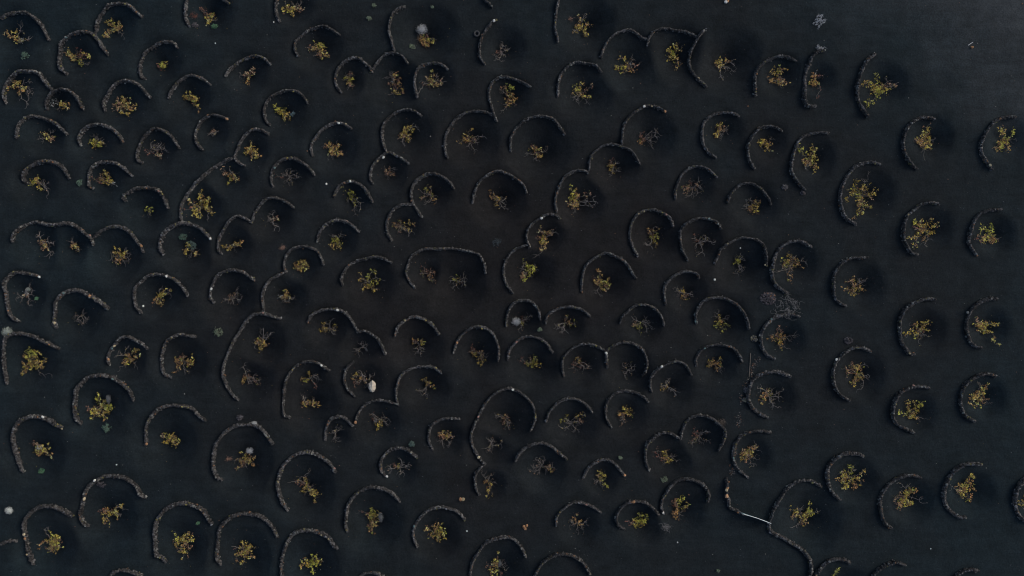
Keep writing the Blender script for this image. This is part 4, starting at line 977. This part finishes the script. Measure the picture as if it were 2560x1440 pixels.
BUSH = {0: (.42,.44,.46), 1: (.21,.205,.20), 2: (.11,.10,.115), 3: (.14,.115,.095), 4: (.15,.07,.055), 5: (.30,.19,.14), 6: (.07,.09,.10)}
def dead_branches(px, py, r, kind):
    X, Y, Z = place(px, py, .15); R = r*S
    mb = MB(); col = np.array(BUSH[kind])
    n = int(10+R*34) if kind in (0, 6) else int(10+R*34)
    th = 1.35 if kind == 0 else .8
    dirn = rng.uniform(0, 6.28)
    for i in range(n):
        a = rng.uniform(0, 6.283); q = rng.random()**.8*R
        s0 = np.array([X+math.cos(a)*q, Y+math.sin(a)*q*.85, 0]); s0[2] = gz(s0[0], s0[1])+rng.uniform(.03, .25)*min(1, R*1.5)
        b = (dirn if rng.random() < .5 else rng.uniform(0, 6.283)); l = rng.uniform(.3, .95)*R*.9
        e = s0+np.array([math.cos(b)*l, math.sin(b)*l, rng.uniform(-.05, .15)])
        e[2] = max(e[2], gz(e[0], e[1])+.02)
        p = crook(s0, e, rng.uniform(-.5, .5), 6, .03, .04)
        tube(mb, p, .016*th, .007*th, col*rng.uniform(.6, 1.3), 4)
        for _ in range(3):
            j = rng.integers(1, 6); g_ = p[j]+np.array([rng.normal(0, .12), rng.normal(0, .12), rng.uniform(0, .1)])
            tube(mb, crook(p[j], g_, .3, 4, .01, 0), .009*th, .005*th, col*rng.uniform(.7, 1.3), 3)
    if kind in (2, 3, 4, 5, 1):
        k = int(40*R)
        a = rng.uniform(0, 6.283, k); q = np.sqrt(rng.random(k))*R*.9
        x, y = X+np.cos(a)*q, Y+np.sin(a)*q
        leaves(mb, np.c_[x, y, ground(x, y)+rng.uniform(.05, .25, k)], rng.uniform(.03, .06, k), col*rng.uniform(.5, 1.3, (k, 1)), 1.2)
    return mb.build("dead_branches", M_WOOD, (X, Y, Z))

PILE = {0: (.065,.062,.068), 1: (.08,.08,.085), 2: (.21,.19,.13)}
def stone_pile(px, py, r, kind):
    X, Y, Z = place(px, py, .1); R = r*S
    mb = MB(); n = int(20+R*90) if r < 15 else 230
    a = rng.uniform(0, 6.283, n); q = np.sqrt(rng.random(n))*R
    x = X+np.cos(a)*q; y = Y+np.sin(a)*q*.8
    hgt = np.clip(1-q/R, 0, 1)*.22
    s_ = rng.uniform(.035, .085, n)
    col = np.array(PILE[kind])*np.exp(rng.normal(0, .3, (n, 1)))
    if r > 15: col[rng.random(n) < .05] = (.30, .17, .09)
    if kind == 1: col[:3] = (.26, .20, .13)
    if kind == 2: col[rng.random(n) < .35] = (.09, .09, .09)
    stones(mb, np.c_[x, y, ground(x, y)+hgt*rng.random(n)+s_*.5], np.c_[s_*1.2, s_, s_*.8], rng.uniform(0, 6.3, n), col)
    return mb.build("stone_pile", M_ROCK, (X, Y, Z))

CAT = dict(green_shrub="shrub", woolly_shrub="shrub", dead_branches="dead branches", stone_pile="stone pile", loose_stone="stone")
GRP = dict(green_shrub="small green shrubs on the ash", woolly_shrub="pale woolly dry shrubs", dead_branches="heaps of dead branches",
           stone_pile="small heaps of stones", loose_stone="loose stones lying on the ash")
for line in PROPS.strip().splitlines():
    a_, name, lab, kind = line.split('|')
    t = a_.split(); px, py, r = float(t[1]), float(t[2]), float(t[3])
    if t[0] == 'green': o = green_shrub(px, py, r, int(kind))
    elif t[0] == 'wool': o = woolly_shrub(px, py, r, int(kind))
    elif t[0] == 'bush': o = dead_branches(px, py, r, int(kind))
    elif t[0] == 'pile': o = stone_pile(px, py, r, int(kind))
    else:
        X, Y, Z = place(px, py, .05); m = MB(); q = r*S*.9
        stones(m, np.array([[X, Y, Z+q*.45]]), np.array([[q*1.1, q, q*.75]]), rng.uniform(0, 6, 1), np.array([CAPCOL[t[4]]]), .12, .2)
        o = m.build("loose_stone", M_ROCK, (X, Y, Z))
    tag(o, uniq(lab, px, py), CAT[name], GRP[name])

# ------------------------------------------------------------------ tyre, poles, gate
def tyre(px, py):
    X, Y, Z = place(px, py, .1)
    mb = MB(); n, k = 40, 10; R, r = .23, .085
    th = np.arange(n)/n*2*math.pi
    V = []
    for t in th:
        for j in range(k):
            ph = j/k*2*math.pi
            rr = R+r*.95*np.sign(math.cos(ph))*abs(math.cos(ph))**.6*(1.0+.04*((int(t*20)) % 2))
            V.append((X+rr*math.cos(t), Y+rr*math.sin(t), Z+.09+.095*np.sign(math.sin(ph))*abs(math.sin(ph))**.6))
    F = []
    for i in range(n):
        for j in range(k):
            a, b, c, d = i*k+j, ((i+1) % n)*k+j, ((i+1) % n)*k+(j+1) % k, i*k+(j+1) % k
            F += [(a, b, c), (a, c, d)]
    mb.add(V, F, (.05, .052, .055))
    o = mb.build("tyre", M_RUB, (X, Y, Z), smooth=True)
    tag(o, uniq("old black tyre lying flat left of the open slanting wall, top", px, py), "tyre")
tyre(1192, 84)

def pole(name, x0, y0, x1, y1, r, col, lab, cat):
    a = place(x0, y0, .1); b = place(x1, y1, .1)
    mb = MB(); p = crook((a[0], a[1], a[2]+r+.03), (b[0], b[1], b[2]+r+.03), .004, 12, .004, .01)
    tube(mb, p, r, r*.85, col, 8)
    # cut ends
    o = mb.build(name, M_WOOD, a)
    tag(o, uniq(lab, x0, y0), cat)
pole("wooden_pole", 1876.5, 883, 1873, 943, .03, (.17, .155, .13), "long thin wooden pole lying on ash left of the wide wall, right", "pole")
pole("white_stick", 2421, 113, 2433, 105, .035, (.45, .47, .48), "short white stick lying on pale ash near the top right corner", "stick")
pole("wooden_pole", 2183, 138, 2187, 130, .03, (.3, .3, .3), "short pale stick on the top end of the tall open wall, top right", "stick")

def gate():
    """corrugated sheet standing on edge between the wall stub and the boundary wall: seen as a long narrow wedge"""
    a = place(1853, 1283, .5); b = place(1923, 1309, .5)
    root = bpy.data.objects.new("corrugated_gate", None); C.objects.link(root); root.location = a
    A, B = np.array(a), np.array(b); d = (B-A); L = np.linalg.norm(d[:2]); u = d/L; nrm = np.array([-u[1], u[0], 0])
    mb = MB(); n = 90; V = []; F = []
    for i in range(n+1):
        t = i/n; w = .02*math.sin(t*L/.075*2*math.pi/2)
        lean = .06+.16*t if t < .8 else .188-.3*(t-.8)
        for (hh, off) in ((.05, 0.0), (.95, lean)):
            for e in (0, .012):
                q = A+u*L*t+nrm*(w+off+e)+np.array([0, 0, hh]); V.append(q)
    for i in range(n):
        o0, o1 = i*4, (i+1)*4
        F += [(o0, o1, o1+2), (o0, o1+2, o0+2), (o0+1, o1+3, o1+1), (o0+1, o0+3, o1+3), (o0+2, o1+2, o1+3), (o0+2, o1+3, o0+3), (o0, o1+1, o1), (o0, o0+1, o1+1)]
    mb.add(V, F, (.24, .40, .43)); mb.build("sheet", M_METAL, a, root)
    m2 = MB()
    tube(m2, [A+nrm*.07+np.array([0, 0, .97]), A+u*L*.5+nrm*.17+np.array([0, 0, .98]), B+nrm*.15+np.array([0, 0, .97])], .03, .03, (.78, .80, .80), 6)
    m2.build("top_rail", M_METAL, a, root)
    for t in (.02, .98):
        m3 = MB(); q = A+u*L*t+nrm*-.03
        tube(m3, [q, q+np.array([0, 0, 1.02])], .03, .03, (.30, .32, .32), 6); m3.build("gate_post", M_METAL, a, root)
    tag(root, uniq("pale blue and white corrugated gate between two stone walls, bottom right", 1888, 1295), "gate")
gate()

# ------------------------------------------------------------------ uncountable litter
def scatter(n, x0=-54, x1=54, y0=-32, y1=32):
    x = rng.uniform(x0, x1, n); y = rng.uniform(y0, y1, n)
    return x, y, ground(x, y)
mb = MB()
n = 420; x, y, z = scatter(n); s_ = rng.uniform(.018, .04, n)*np.where(rng.random(n) < .06, 1.6, 1)
pal = np.array([(.09,.09,.09),(.13,.13,.12),(.25,.24,.21),(.2,.11,.07),(.06,.06,.065)])
stones(mb, np.c_[x, y, z+s_*.4], np.c_[s_*1.2, s_, s_*.7], rng.uniform(0, 6.3, n), pal[rng.integers(5, size=n)])
# finer dark crumbs gathered in drifts
n = 9000; x, y, z = scatter(n); keep = vnoise(x*.35, y*.35, 31)+.35*vnoise(x*1.7, y*1.7, 32) > .78; x, y, z = x[keep], y[keep], z[keep]; n = len(x)
s_ = rng.uniform(.012, .028, n)
stones(mb, np.c_[x, y, z+s_*.4], np.c_[s_*1.2, s_, s_*.8], rng.uniform(0, 6.3, n), np.array((.055, .055, .058))*np.exp(rng.normal(0, .5, (n, 1))))
# broken line of rubble left of the wide right-hand walls
tr = np.array([(1908, 862), (1897, 888), (1884, 920), (1872, 950), (1860, 972), (1856, 1000), (1850, 1030), (1846, 1065), (1842, 1110), (1834, 1160), (1826, 1190)], float)
RR, _, _, _ = spline(tr, 2.2)
for p in RR:
    if vnoise(np.array([p[1]*.06]), np.array([1.]), 9)[0] < .38: continue
    k = rng.integers(1, 6); q = np.c_[rng.normal(p[0], 5, k), rng.normal(p[1], 4, k)]
    xy = np.array([w0(a, b) for a, b in q]); s_ = rng.uniform(.02, .055, k)
    stones(mb, np.c_[xy, ground(xy[:, 0], xy[:, 1])+s_*.4], np.c_[s_*1.2, s_, s_*.8], rng.uniform(0, 6.3, k), pal[rng.integers(5, size=k)]*rng.uniform(.5, 1.1, (k, 1)))
o = mb.build("scattered_pebbles", M_ROCK); o['kind'] = 'stuff'; o['label'] = "tiny pebbles scattered over the black ash"
lb = MB()
for c in cells:
    for v in c['vines']:
        X, Y, R, D = v['pit']; k = int(rng.integers(4, 14))
        x = X+rng.normal(0, R*.28, k); y = Y+rng.normal(0, R*.28, k)
        pal = np.array([(.17,.08,.05),(.2,.12,.06),(.22,.17,.05),(.1,.06,.05)])
        leaves(lb, np.c_[x, y, ground(x, y)+.02], rng.uniform(.03, .07, k), pal[rng.integers(4, size=k)], .3)
n = 160; x, y, z = scatter(n)
leaves(lb, np.c_[x, y, z+.02], rng.uniform(.03, .06, n), np.array((.17, .10, .05))*np.exp(rng.normal(0, .4, (n, 1))), .3)
o = lb.build("fallen_leaves", M_LEAF); o['kind'] = 'stuff'; o['label'] = "fallen brown vine leaves lying on the ash"
print("cells", len(cells), "vines", len(pits))
